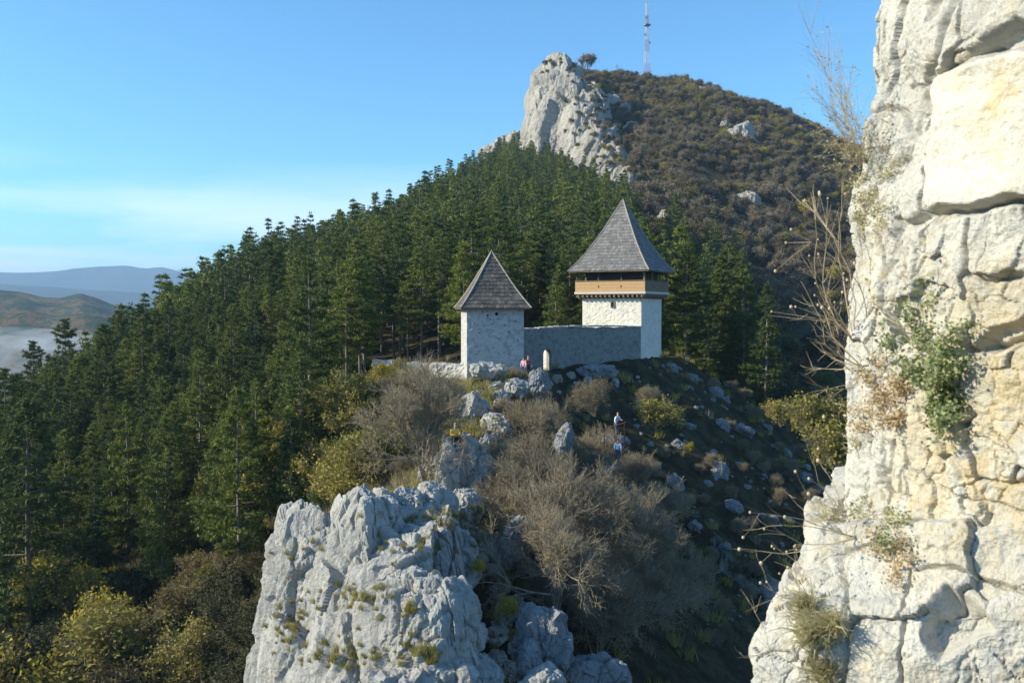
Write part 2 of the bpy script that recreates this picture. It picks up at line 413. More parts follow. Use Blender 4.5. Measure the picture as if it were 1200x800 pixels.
# ---- far country
def far_mat(name, cols, sc, bs):
    m, n, b = new_mat(name)
    P = worldpos(n)
    c = ramp(n, noise(n, sc, 8, .68, P), cols)
    n.links.new(c, b.inputs['Base Color']); b.inputs['Roughness'].default_value = 1; b.inputs['Specular IOR Level'].default_value = 0
    bump(n, b, noise(n, sc * 4, 8, .7, P), 1.0, bs)
    return m
M_plain = far_mat('valley_fields', [(.35, (.035, .05, .022)), (.5, (.08, .08, .035)), (.58, (.22, .17, .10)), (.7, (.05, .06, .025))], 0.004, 8)
M_hillf = far_mat('wooded_hills', [(.34, (.03, .05, .025)), (.46, (.06, .075, .035)), (.51, (.07, .08, .035)), (.54, (.20, .12, .06)), (.59, (.10, .09, .045)), (.64, (.25, .22, .12)), (.70, (.035, .06, .022))], 0.011, 14)
M_mount = far_mat('far_mountains', [(.35, (.03, .04, .03)), (.55, (.07, .07, .05)), (.7, (.04, .05, .035))], 0.0012, 60)
def patch(name, prof, Yr, depth, zbase, mat, amp, sc, nx=300, ny=84, seed=1):
    """range of hills whose crest line follows prof [(px, py)] at distance Yr"""
    px = np.linspace(prof[0][0], prof[-1][0], nx)
    py = np.interp(px, [p[0] for p in prof], [p[1] for p in prof])
    crest = (400 - FPX * math.tan(-PITCH) * 1.0 - py) / FPX * Yr
    t = np.linspace(0, 1, ny)
    Xs = ((px - 600) / FPX)[None, :] * (Yr + (t[:, None] * 2 - 1) * depth)
    Ys = np.broadcast_to(Yr + (t[:, None] * 2 - 1) * depth, Xs.shape)
    w = np.sin(np.clip(t, 0, 1) * math.pi)[:, None] ** 1.2
    P = np.stack([Xs.ravel() * sc, Ys.ravel() * sc, np.zeros(Xs.size)], 1)
    nz = fbm(P, 6, seed, .55).reshape(Xs.shape); rg = fbm(P * 1.3, 5, seed + 5, .55, ridged=True).reshape(Xs.shape)
    Zs = zbase + (crest[None, :] - zbase) * w + (nz + rg) * amp * w * (1 - np.exp(-((t[:, None] - .5) / .12) ** 2) * .75)
    I = np.arange(Xs.size).reshape(Xs.shape)
    F = np.stack([I[:-1, :-1], I[:-1, 1:], I[1:, 1:], I[1:, :-1]], -1).reshape(-1, 4)
    return tag(link(name, mesh_np(name, np.stack([Xs.ravel(), Ys.ravel(), Zs.ravel()], 1), F, [mat], smooth=True)), kind='structure')
ringr = np.array([1150, 1500, 2500, 5000, 9000, 13500.]); raz = np.radians(np.arange(0, 360, 5.0))
AA, RR = np.meshgrid(raz, ringr)
V = np.stack([(RR * np.sin(AA)).ravel(), (RR * np.cos(AA)).ravel(), np.full(AA.size, -152.0)], 1)
I = np.arange(AA.size).reshape(AA.shape); j2 = np.roll(np.arange(len(raz)), -1)
F = np.stack([I[:-1], I[:-1][:, j2], I[1:][:, j2], I[1:]], -1).reshape(-1, 4)[:, ::-1]
tag(link('valley_floor', mesh_np('valley_floor', V, F, [M_plain])), kind='structure')
patch('wooded_hills', [(-900, 352), (-500, 348), (-200, 338), (-60, 339), (0, 341), (25, 344), (48, 350), (70, 350), (95, 345), (112, 350), (130, 358), (160, 366), (260, 372), (500, 380)], 2300, 750, -150, M_hillf, 22, .004)
patch('low_hills', [(-900, 382), (-300, 372), (-80, 365), (-10, 366), (30, 362), (70, 372), (100, 368), (140, 376), (260, 385), (500, 390)], 1650, 320, -151, M_hillf, 14, .006, seed=8)
patch('far_ridge', [(-1200, 335), (-600, 340), (-100, 331), (0, 333), (60, 337), (110, 341), (170, 345), (230, 350), (400, 352), (800, 356), (1400, 350)], 7200, 1500, -150, M_mount, 55, .0009, seed=3)
patch('far_mountains', [(-1200, 330), (-600, 318), (-200, 326), (0, 321), (40, 321), (75, 319), (118, 315), (150, 313), (170, 316), (190, 314), (225, 323), (300, 334), (420, 342), (800, 345), (1400, 340)], 10500, 1900, -150, M_mount, 80, .0007, seed=4)

# ------------------------------------------------------------------ rocks
_ico = {}
def ico(sub):
    if sub not in _ico:
        bm = bmesh.new(); bmesh.ops.create_icosphere(bm, subdivisions=sub, radius=1.0)
        bm.verts.ensure_lookup_table()
        v = np.array([q.co[:] for q in bm.verts]); f = np.array([[q.index for q in t.verts] for t in bm.faces]); bm.free()
        _ico[sub] = (v, f)
    return _ico[sub]
def rock_mesh(name, c, rad, seed, sub, mat, planes=14, fis=1.0, vert=1.0, tilt=0.0, lo=.72, smooth=False, rmax=1.14, rotz=0.0, fac=1.0):
    """faceted, fissured rock: a convex block cut by random planes, then cracked and pitted in world space"""
    v, f = ico(sub); g = np.random.default_rng(seed)
    nrm = g.normal(size=(planes, 3)); nrm[:, 2] *= 0.75; nrm /= np.linalg.norm(nrm, axis=1)[:, None]
    dd = g.uniform(lo, 1.0, planes)
    q = v @ nrm.T
    r = np.min(np.where(q > .12, dd[None, :] / np.maximum(q, .12), 1.45), axis=1)
    r = rmax - np.log1p(np.exp((rmax - r) * 14)) / 14 + .03
    rad = np.array(rad, float); p = v * r[:, None] * rad
    if tilt:
        ct, st = math.cos(tilt), math.sin(tilt); x = p[:, 0] * ct + p[:, 2] * st; z = -p[:, 0] * st + p[:, 2] * ct; p[:, 0] = x; p[:, 2] = z
    if rotz:
        ct, st = math.cos(rotz), math.sin(rotz); x = p[:, 0] * ct - p[:, 1] * st; yv = p[:, 0] * st + p[:, 1] * ct; p[:, 0] = x; p[:, 1] = yv
    w = p + np.array(c) + seed * 0
    S = float(rad.mean())
    out = v / np.linalg.norm(v, axis=1)[:, None]
    a = w / (S * .62); a[:, 2] *= vert
    f1, f2, cv, off = vor(a, seed, .95)
    d = (cv - .5) * .13 * S - .055 * S * fis * np.exp(-((f2 - f1) / .05) ** 2)
    dc = np.stack([np.cos(cv * 97), np.sin(cv * 97), np.cos(cv * 53) * .8], 1); d += fac * .15 * S * (off * dc).sum(1)
    b_ = w / (S * .24); b_[:, 2] *= vert
    f1, f2, cv, off = vor(b_, seed + 9, .95)
    d += (cv - .5) * .05 * S - .018 * S * fis * np.exp(-((f2 - f1) / .08) ** 2)
    dc = np.stack([np.cos(cv * 97), np.sin(cv * 97), np.cos(cv * 53) * .8], 1); d += fac * .075 * S * (off * dc).sum(1)
    wv = w.copy(); wv[:, 2] *= .5
    d += .14 * S * fbm(wv / (S * .6), 5, seed + 2, .55) + .05 * S * fbm(wv / (S * .17), 6, seed + 4, .68, ridged=True)
    p = p + out * d[:, None]
    return mesh_np(name, p, f, [mat], smooth=smooth)

crag_at = at(420, 720, 42)
crag = empty('limestone_crag', crag_at, 0, 'big pale grey limestone crag with sunlit face rising at the bottom middle of the view', 'crag')
LUMPS = [ # px, py, Y, rx, ry, rz, seed, sub, tilt
 (352, 705, 45.0, 1.9, 3.0, 5.1, 121, 7, 0.14), (402, 706, 43.0, 1.9, 3.4, 4.55, 102, 7, 0.18), (452, 705, 42, 1.9, 3.3, 3.9, 103, 7, .25),
 (492, 660, 45, 1.9, 2.6, 3.2, 104, 7, .2), (528, 668, 46, 1.1, 1.8, 2.0, 105, 6, .3),
 (470, 752, 38.2, 1.8, 2.7, 3.0, 106, 7, .12), (525, 760, 38, 1.5, 1.9, 2.6, 107, 6, -.1), (405, 800, 39.5, 1.9, 2.9, 3.0, 108, 6, .15),
 (350, 805, 41.5, 1.7, 2.6, 3.2, 109, 6, 0.1), (500, 815, 36.5, 2.6, 1.9, 1.8, 110, 6, 0),
 (540, 600, 51, 1.1, 1.3, 1.1, 113, 6, .2), (508, 595, 48, 1.2, 1.4, 1.1, 114, 6, .0), (472, 598, 46, 1.1, 1.4, 1.0, 115, 6, .0),
 (560, 805, 37.5, 1.0, 1.6, 1.3, 117, 6, .2), (440, 640, 44.5, 1.7, 2, 2.6, 119, 6, .1)]
RZ = {121: .75, 102: .75, 103: .75, 109: .7, 108: .7, 106: .7, 104: .6}
for px, py, Yd, rx, ry, rz, sd_, sb, tl in LUMPS:
    c = at(px, py, Yd)
    o = link('rock', rock_mesh('rock', c, (rx, ry, rz), sd_, sb, (M_boulder_shade if sd_ in (112, 111, 118) else M_crag), 16, 1.0, .55, tl, rotz=RZ.get(sd_, .35)), crag, c - crag_at)

def boulder(name, px, py, Yd, rad, seed, label, cat='boulder', sub=5, mat=None, group=None, tilt=0.0):
    c = at(px, py, Yd)
    o = link(name, rock_mesh(name, c, rad, seed, sub, mat or M_crag, 14, 1.0, .8, tilt))
    o.location = c; tag(o, label, cat, group); return o
boulder('rock_outcrop', 528, 556, 55, (1.0, 1.2, 1.95), 201, 'upright grey rock pinnacle the person in yellow sits on', 'rock', 6)
boulder('rock_outcrop', 555, 548, 56, (1.2, 1.4, 1.7), 202, 'grey rock block just right of the seated yellow figure', 'rock', 6)
boulder('rock_outcrop', 553, 476, 72, (1.2, 1.3, 1.1), 203, 'jagged grey rock halfway between yellow figure and small tower', 'rock', 6)
boulder('rock_outcrop', 583, 500, 70, (1.3, 1.2, 1.0), 204, 'rough grey rock below the jagged one, with rusty plants on top', 'rock', 5)
boulder('rock_outcrop', 572, 434, 82.2, (1.9, .8, .65), 205, 'pale broken rocks at the foot of the small tower wall', 'rock', 5)
boulder('rock_outcrop', 606, 455, 79, (1.0, 1.0, .8), 206, 'grey rock ledge below the hikers in pink by the small tower', 'rock', 6)
boulder('boulder', 661, 515, 66, (.65, .8, 1.1), 207, 'tall bluish boulder standing in shade left of the railing', mat=M_boulder_shade, tilt=.2)
boulder('boulder', 640, 497, 70, (.5, .6, .6), 208, 'smaller bluish boulder just up the slope from the tall shaded one', mat=M_boulder_shade)
boulder('boulder', 638, 752, 41, (1.15, 1.3, 1.45), 209, 'large shaded blue grey boulder right of the crag foot', mat=M_boulder_shade, sub=6, tilt=-.1)
boulder('boulder', 620, 775, 39.5, (.6, .8, .8), 210, 'narrow shaded boulder wedged between crag and large blue boulder', mat=M_boulder_shade)
boulder('boulder', 703, 788, 41, (1.5, 1.2, .8), 211, 'flat shaded boulder at the bottom edge right of the crag', mat=M_boulder_shade, sub=6)
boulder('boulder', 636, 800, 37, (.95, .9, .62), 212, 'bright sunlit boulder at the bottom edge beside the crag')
boulder('boulder', 600, 640, 49, (.7, .9, 1.5), 213, 'slanting blue grey slab in shade behind the crag shoulder', mat=M_boulder_shade, tilt=.3)
boulder('rock_outcrop', 632, 448, 81.5, (.9, .8, 1.3), 214, 'blue shaded rock slab right below the person in pink', 'rock', 5, M_boulder_shade)
boulder('rock_outcrop', 700, 436, 92, (2.0, .8, .7), 215, 'shaded rocks along the foot of the curtain wall', 'rock', 5, M_boulder_shade)

# boulders scattered on the shaded right flank
protos = [rock_mesh('boulder', (i * 7., 3., 1.), (1, 1, .85), 300 + i, 5, M_boulder_shade, 13, .8, 1.0) for i in range(6)]
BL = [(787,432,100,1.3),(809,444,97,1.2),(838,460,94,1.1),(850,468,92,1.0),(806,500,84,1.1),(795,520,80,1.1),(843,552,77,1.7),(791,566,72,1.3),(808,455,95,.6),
      (897,500,90,1.0),(921,531,88,1.1),(870,505,88,1.6),(845,498,88,1.2),(829,567,74,.6),(858,595,72,1.1),(893,605,74,.8),(906,608,76,.8),(815,615,66,.8),
      (800,640,62,.9),(727,577,66,1.2),(750,578,66,1.0),(765,600,64,.8),(865,545,82,.7),(880,470,96,.9),(942,560,88,1.1),(960,575,88,1.2),(784,488,84,.6),(835,530,80,.6),
      (850,640,62,.7),(875,570,80,.6),(895,558,84,.5),(815,478,90,.6),(780,610,64,.5),(830,650,60,.6),(735,640,58,.7),(760,520,76,.6),(770,545,74,.7),(700,575,66,.6)]
for k in range(150):
    BL.append((rng.uniform(740, 965), rng.uniform(425, 760), 0, rng.uniform(.12, .5)))
flank = []
for k, (px, py, Yd, s) in enumerate(BL):
    # slide along the view ray until it meets the ground
    ys = np.linspace(50, 115, 261); pts = np.array([at(px, py, q) for q in ys]); gz = H(pts[:, 0], pts[:, 1])
    hit = np.where(gz >= pts[:, 2])[0]
    if len(hit) == 0: continue
    p = pts[hit[0]]
    if Yd == 0 and p[0] < 4: continue
    o = link('boulder', protos[k % 6]); s2 = s * ys[hit[0]] / (Yd if Yd else 80) * .62
    o.location = (p[0], p[1], p[2] - .12 * s2); o.scale = (s2 * rng.uniform(.8, 1.1), s2, s2 * rng.uniform(.7, 1.15))
    o.rotation_euler = (rng.uniform(-.3, .3), rng.uniform(-.3, .3), rng.uniform(0, 6.28)); flank.append((k, o))
special = {0: 'bluish boulder just right of the big tower foot', 6: 'large rounded boulder with a dry plant on top on the dark flank', 7: 'egg shaped boulder below the small yellow plant', 25: 'boulder low on the flank nearest the near cliff edge'}
for k, o in flank:
    if k in special: tag(o, special[k], 'boulder')
    else:
        qx_, qy_ = proj(*o.location)
        row = 'top' if qy_ < 475 else ('upper middle' if qy_ < 540 else ('lower middle' if qy_ < 610 else 'bottom'))
        side = 'below the big tower' if qx_ < 790 else ('right of the big tower' if qx_ < 870 else 'nearest the cliff edge')
        big = k < 38
        tag(o, ('blue grey boulder' if big else 'small stone') + ' in the %s flank, %s' % (row, side), 'boulder' if big else 'stone', ('boulders' if big else 'stones') + ' in the %s of the shaded flank %s' % (row, side))

# broken limestone along the spur
def in_poly(a, b_, poly):
    c = False
    for i_ in range(len(poly)):
        x1, y1 = poly[i_]; x2, y2 = poly[(i_ + 1) % len(poly)]
        if (y1 > b_) != (y2 > b_) and a < (x2 - x1) * (b_ - y1) / (y2 - y1 + 1e-12) + x1: c = not c
    return c
def ray_ground(px, py, y0=60, y1=700, n=900):
    ys = np.geomspace(y0, y1, n); d = at(px, py, 1.0); pts = ys[:, None] * d[None, :]
    gz = H(pts[:, 0], pts[:, 1]); hit = np.where(gz >= pts[:, 2])[0]
    return pts[hit[0]] if len(hit) else None
cprotos = [rock_mesh('rock', (i * 5., 2., 1.), (1, .9, .85), 350 + i, 5, M_crag, 13, 1.0, .8, fac=1.6) for i in range(7)]
sp_rng = np.random.default_rng(19)
def spine(n, poly, smin, smax, lab, gr, sink=.0):
    xs = [q[0] for q in poly]; ys = [q[1] for q in poly]; k = 0; t = 0; got = []
    while k < n and t < n * 40:
        t += 1; a, b_ = sp_rng.uniform(min(xs), max(xs)), sp_rng.uniform(min(ys), max(ys))
        if not in_poly(a, b_, poly): continue
        p = ray_ground(a, b_, 40, 100, 240)
        if p is None: continue
        s_ = smin + (smax - smin) * sp_rng.random() ** 1.8
        if any((p[0] - q[0]) ** 2 + (p[1] - q[1]) ** 2 < (.6 * (s_ + q[2])) ** 2 for q in got): continue
        got.append((p[0], p[1], s_)); k += 1
        o = link('rock', cprotos[int(sp_rng.integers(0, 7))]); o.location = (p[0], p[1], p[2] + .05 * s_); o.scale = (s_ * sp_rng.uniform(.8, 1.4), s_, s_ * sp_rng.uniform(.6, 1.5))
        o.rotation_euler = (sp_rng.uniform(-.4, .4), sp_rng.uniform(-.4, .4), sp_rng.uniform(0, 6.28)); tag(o, lab, 'rock', gr)
spine(60, [(520, 575), (575, 560), (625, 640), (650, 790), (560, 800), (585, 700), (550, 640)], .3, 1.0, 'broken shaded rock right of the big limestone crag', 'broken rocks right of the crag')
spine(55, [(500, 560), (545, 440), (620, 435), (640, 470), (610, 540), (590, 580), (530, 600)], .25, .85, 'broken grey rock on the spine between crag and small tower', 'broken rocks on the spine below the small tower')
spine(26, [(540, 428), (690, 432), (740, 430), (760, 445), (640, 470), (560, 450)], .2, .6, 'small rock at the foot of the castle walls', 'small rocks at the foot of the castle walls')
# ---- rock face at the mountain summit
peak_at = at(660, 180, 520)
peak = empty('mountain_cliff', peak_at, 0, 'tall pale limestone cliff forming the left end of the summit', 'cliff')
PL = [(648,150,524,15,17,33,.08),(631,168,520,8,14,27,0),(661,165,516,16,17,32,.2),(681,172,512,13,16,26,.35),(699,190,506,9,12,18,.4),(662,93,536,11,12,9,0),(644,102,531,8,11,12,.05),
      (714,205,500,7,9,14,.4),(677,122,530,11,14,14,.3),(729,222,496,4,7,10,.3),(694,142,520,7,9,10,.4)]
for k, (px, py, Yd, s) in enumerate([(596,178,572,14),(580,184,572,9),(608,172,575,9)]):
    c = at(px, py, Yd); o = link('rock_outcrop', rock_mesh('rock_outcrop', c, (s, s * .8, s * .8), 430 + k, 5, M_farrock, 14, .9, .5)); o.location = c
    tag(o, 'pale rock outcrop on the skyline left of the summit cliff', 'rock', 'rocks on the skyline left of the summit')
def ray_ground(px, py, y0=60, y1=700, n=900):
    ys = np.geomspace(y0, y1, n); d = at(px, py, 1.0); pts = ys[:, None] * d[None, :]
    gz = H(pts[:, 0], pts[:, 1]); hit = np.where(gz >= pts[:, 2])[0]
    return pts[hit[0]] if len(hit) else None
for k, (px, py, Yd, rx, ry, rz, tl) in enumerate(PL):
    c = at(px, py, Yd); g_ = ray_ground(px, py, 300)
    if g_ is not None and g_[1] < Yd + 20: c = g_ * (1 + 3.0 / g_[1])
    link('rock', rock_mesh('rock', c, (rx, ry, rz), 400 + k, 6, M_farrock, 18, .8, .22, tl, rotz=.4, fac=.9, lo=.8), peak, c - peak_at)
for k, (px, py, s) in enumerate([(869,165,9),(872,240,6),(740,150,4),(781,262,4.5),(905,232,4),(820,110,5),(850,150,4),(712,120,6),(735,130,5)]):
    p = ray_ground(px, py, 200)
    if p is None: continue
    o = link('rock_outcrop', rock_mesh('rock_outcrop', p, (s, s * .8, s * .8), 440 + k, 5, M_farrock, 14, .9, .6)); o.location = p
    tag(o, 'grey rock showing through the bare trees of the mountain flank', 'rock', 'rocks among the bare trees of the mountain')

# ------------------------------------------------------------------ near cliff on the right
EDGE = [(-120,1040),(0,1034),(30,1031),(60,1029),(95,1031),(130,1020),(165,1014),(200,1013),(240,1002),(262,1001),(300,1006),(330,999),(370,998),(420,990),(470,992),(520,993),
        (560,989),(590,986),(607,985),(613,942),(622,940),(640,945),(660,948),(680,936),(692,930),(705,912),(725,908),(745,893),(765,886),(800,885),(830,878),(920,870)]
def build_cliff():
    nv, nu = 560, 360
    pyv = np.linspace(-110, 915, nv)
    s = np.concatenate([np.linspace(-.30, 0, 50, endpoint=False), np.linspace(0, 1, nu - 50) ** 1.15])
    ex = np.interp(pyv, [e[0] for e in EDGE], [e[1] for e in EDGE])
    wob = fbm(np.stack([pyv * .03, pyv * 0, pyv * 0], 1), 2, 77) * 6
    ex = ex + wob
    Ye = 7.6 - .7 * np.clip((pyv - 600) / 120, 0, 1) - .25 * (pyv > 608)
    P = np.zeros((nv, nu, 3)); PX = np.zeros((nv, nu)); PY = np.zeros((nv, nu))
    for i in range(nv):
        e = at(ex[i], pyv[i], Ye[i])
        r = at(1345, pyv[i], 5.2)
        t = np.clip(s, 0, 1)[:, None]
        bulge = np.array([-.22, -.10, 0]) * np.sin(t * math.pi)
        row = e + (r - e) * t + bulge
        b = np.clip(-s / .30, 0, 1)[:, None]
        row = row + b * np.array([1.2, 2.6, 0.0]) * (b * .6 + .4)
        P[i] = row; 
        px, py = proj(row[:, 0], row[:, 1], row[:, 2]); PX[i] = px; PY[i] = py
    du = np.gradient(P, axis=1); dv = np.gradient(P, axis=0)
    nn = np.cross(du, dv); nn /= np.linalg.norm(nn, axis=2)[:, :, None] + 1e-9
    if nn[nv // 2, nu // 2, 0] > 0: nn = -nn
    k = np.ones(9) / 9
    for a in (0, 1): nn = np.apply_along_axis(lambda q: np.convolve(np.pad(q, 4, mode='edge'), k, 'valid'), a, nn)
    nn /= np.linalg.norm(nn, axis=2)[:, :, None] + 1e-9
    Q = P.reshape(-1, 3); px = PX.ravel(); py = PY.ravel()
    warp = fbm(Q * 2.2, 4, 5) ; warp2 = fbm(Q * 2.2 + 31, 4, 6)
    qx = px + warp * 16; qy = py + warp2 * 16
    D = np.zeros(len(Q))
    # big facet blocks, elongated along bedding
    A = Q * np.array([1.7, 1.7, 1.15]) + np.stack([warp, warp2, warp], 1) * .35
    f1, f2, cv, off = vor(A, 61, .9)
    D += (cv - .5) * .075 - .016 * np.exp(-((f2 - f1) / .018) ** 2) + .06 * (off[:, 0] * np.cos(cv * 97) + off[:, 1] * np.sin(cv * 97) + off[:, 2] * np.cos(cv * 53) * .8)
    B = Q * np.array([4.0, 4.0, 3.2]) + np.stack([warp2, warp, warp2], 1) * .6
    g1, g2, gv, goff = vor(B, 66, .95)
    pm = np.clip(fbm(Q * 1.3 + 9, 3, 71) * 2.5 + .45, 0, 1)
    D += ((gv - .5) * .030 - .012 * np.exp(-((g2 - g1) / .06) ** 2) + 1.3 * .03 * (goff[:, 0] * np.cos(gv * 97) + goff[:, 1] * np.sin(gv * 97) + goff[:, 2] * np.cos(gv * 53))) * pm
    D += .042 * fbm(Q * 1.9, 5, 8, .6) + .019 * fbm(Q * 8 * np.array([1, 1, .7]), 6, 9, .68, ridged=True) + .006 * fbm(Q * 34, 3, 12, .6)
    def inside(poly):
        c = np.zeros(len(qx), bool); n = len(poly)
        dmin = np.full(len(qx), 1e9)
        for i in range(n):
            x1, y1 = poly[i]; x2, y2 = poly[(i + 1) % n]
            with np.errstate(divide='ignore', invalid='ignore'):
                c ^= ((y1 > qy) != (y2 > qy)) & (qx < (x2 - x1) * (qy - y1) / (y2 - y1 + 1e-12) + x1)
            L2 = (x2 - x1) ** 2 + (y2 - y1) ** 2
            t = np.clip(((qx - x1) * (x2 - x1) + (qy - y1) * (y2 - y1)) / L2, 0, 1)
            dmin = np.minimum(dmin, np.hypot(qx - x1 - t * (x2 - x1), qy - y1 - t * (y2 - y1)))
        return np.where(c, dmin, -dmin)
    def crack(pts, w, dep, D):
        dmin = np.full(len(qx), 1e9)
        for (x1, y1), (x2, y2) in zip(pts[:-1], pts[1:]):
            L2 = (x2 - x1) ** 2 + (y2 - y1) ** 2
            t = np.clip(((qx - x1) * (x2 - x1) + (qy - y1) * (y2 - y1)) / L2, 0, 1)
            dmin = np.minimum(dmin, np.hypot(qx - x1 - t * (x2 - x1), qy - y1 - t * (y2 - y1)))
        return D - dep * np.exp(-(dmin / w) ** 2)
    bigp = [(1094,98),(1130,80),(1200,66),(1350,48),(1350,222),(1200,230),(1150,243),(1098,250),(1090,180)]
    sdA = inside(bigp)
    sm = lambda x: np.clip(x, 0, 1) ** 2 * (3 - 2 * np.clip(x, 0, 1))
    flat = .07 * fbm(Q * 1.4, 5, 14, .55) + .010 * fbm(Q * 9, 5, 15, .6, ridged=True) + .05
    wA = sm(sdA / 8 + .5); D = D * (1 - wA) + wA * (flat + .02)
    hol = inside([(1080,120),(1105,95),(1135,72),(1165,45),(1200,28),(1350,12),(1350,46),(1200,62),(1130,76),(1098,94),(1088,150)])
    D -= .17 * sm(hol / 14 + .3)
    hol = inside([(1082,738),(1090,712),(1115,692),(1140,704),(1162,735),(1140,745),(1120,755),(1100,768)])
    D -= .19 * sm(hol / 12 + .5)
    hol = inside([(1140,404),(1160,385),(1200,372),(1350,352),(1350,392),(1200,406),(1170,414)])
    D -= .12 * sm(hol / 12 + .5)
    hol = inside([(1085,0),(1110,-20),(1110,15),(1092,22)]); D -= .1 * sm(hol / 8 + .5)
    for pts, w, dep in [([(1094,98),(1088,180),(1092,252)],3.5,.08), ([(1090,256),(1150,248),(1200,236),(1350,228)],4.5,.12), ([(1075,668),(1120,666),(1160,680),(1200,690),(1350,700)],2,.06),
                        ([(1100,574),(1200,598),(1350,605)],1.8,.035), ([(1132,-30),(1112,60),(1070,125),(1066,150)],4,.09), ([(1060,262),(1085,252),(1092,256)],6,.12),
                        ([(1045,520),(1040,580),(1062,650),(1060,760),(1075,900)],2,.04), ([(1012,490),(1008,560),(1004,612)],3,.06), ([(1140,262),(1136,318),(1160,330),(1200,322)],3,.05),
                        ([(1050,255),(1058,300),(1040,330)],4,.07), ([(985,625),(990,720),(975,900)],4,.06), ([(1105,405),(1140,408),(1200,398)],4,.08), ([(1100,500),(1130,560),(1200,560)],3,.04),
                        ([(1020,130),(1050,125),(1062,160),(1050,200)],4,.07), ([(1045,640),(1020,640),(985,655)],3,.05)]:
        D = crack(pts, w, dep, D)
    # pits
    pv1, pv2, pcv, _o = vor(Q * 7.0, 90, 1.0)
    D -= np.where(pcv > .62, .03 * np.exp(-(pv1 / .16) ** 2), 0) * (1 - wA * .7)
    fade = np.ones((nv, nu)); 
    amp = np.where(np.abs(np.broadcast_to(s[None, :], (nv, nu)).ravel()) < .04, .75, 1.0)
    P2 = Q + nn.reshape(-1, 3) * (D * amp)[:, None]
    # block labels for the pieces
    seeds = [(1050,50),(1070,180),(1030,230),(1140,20),(1230,20),(1030,330),(1120,310),(1220,310),(1150,370),(1250,400),(1030,440),(1120,470),(1240,480),(1010,560),(1080,570),(1180,560),
             (1120,630),(1230,640),(980,650),(1040,690),(920,760),(1000,780),(1110,740),(1220,740),(1060,820),(1170,820),(1280,180)]
    lab = np.argmin(np.stack([np.hypot((qx - a) * 1.0, (qy - b) * 1.15) for a, b in seeds], 0), 0)
    lab = np.where(sdA > -1, 50, lab)
    return P2.reshape(nv, nu, 3), lab.reshape(nv, nu)
CP, CL = build_cliff()
nv, nu = CL.shape
c0 = at(1050, 400, 7.0)
cliff = empty('rock_cliff', c0, 0, 'bright sunlit cream limestone cliff face close by on the right edge', 'cliff')
I = np.arange(nv * nu).reshape(nv, nu)
F = np.stack([I[:-1, :-1], I[:-1, 1:], I[1:, 1:], I[1:, :-1]], -1).reshape(-1, 4)
FL = CL[:-1, :-1].ravel(); VV = CP.reshape(-1, 3) - c0
for lb in np.unique(FL):
    f = F[FL == lb]; u, inv = np.unique(f, return_inverse=True)
    o = link('rock_block', mesh_np('rock_block', VV[u], inv.reshape(-1, 4), [M_block if lb == 50 else M_cliff]), cliff)
    if lb == 50: o['label'] = 'large smooth cream block, the brightest of the cliff'
def cliff_point(px, py):
    """front surface point of the cliff under a photo pixel"""
    q = CP.reshape(-1, 3); a, b = proj(q[:, 0], q[:, 1], q[:, 2]); d = np.hypot(a - px, b - py)
    idx = np.argsort(d)[:12]; return q[idx[np.argmin(q[idx, 1])]]
# rear side and core so that the cliff is a solid mass
mb = []
b0 = CP[:, 0]; b1 = CP[:, -1]
back = [b0, b0 + np.array([2.5, 2.0, 0]), b1 + np.array([4, 1.5, 0]), b1]
G = np.stack(back, 1); I = np.arange(G.shape[0] * 4).reshape(-1, 4)
F = np.stack([I[:-1, :-1], I[:-1, 1:], I[1:, 1:], I[1:, :-1]], -1).reshape(-1, 4)
link('rear_rock', mesh_np('rear_rock', G.reshape(-1, 3) - c0, F, [M_cliff]), cliff)
# ------------------------------------------------------------------ plants
def rdir(g, n):
    v = g.normal(size=(n, 3)); return v / np.linalg.norm(v, axis=1)[:, None]
def tris_at(g, pts, dirs, length, width, flat=None):
    """narrow triangles rooted near pts pointing along dirs"""
    n = len(pts); side = np.cross(dirs, rdir(g, n)); side /= np.linalg.norm(side, axis=1)[:, None] + 1e-9
    L_ = (length * g.uniform(.7, 1.3, n))[:, None] if np.ndim(length) == 0 else length[:, None]
    W_ = (width * g.uniform(.7, 1.3, n))[:, None]
    a = pts - side * W_ * .5; b = pts + side * W_ * .5; c = pts + dirs * L_
    V = np.stack([a, b, c], 1).reshape(-1, 3); F = np.arange(3 * n).reshape(-1, 3)
    return V, F
def leaves_at(g, pts, size, up=.3):
    """diamond leaves (quads) randomly oriented"""
    n = len(pts); d = rdir(g, n); d[:, 2] = np.abs(d[:, 2]) * .5 + up * .2; d /= np.linalg.norm(d, axis=1)[:, None]
    s = np.cross(d, rdir(g, n)); s /= np.linalg.norm(s, axis=1)[:, None] + 1e-9
    L_ = (size * g.uniform(.6, 1.4, n))[:, None]
    V = np.stack([pts, pts + d * L_ * .5 + s * L_ * .32, pts + d * L_, pts + d * L_ * .5 - s * L_ * .32], 1).reshape(-1, 3)
    return V, np.arange(4 * n).reshape(-1, 4)
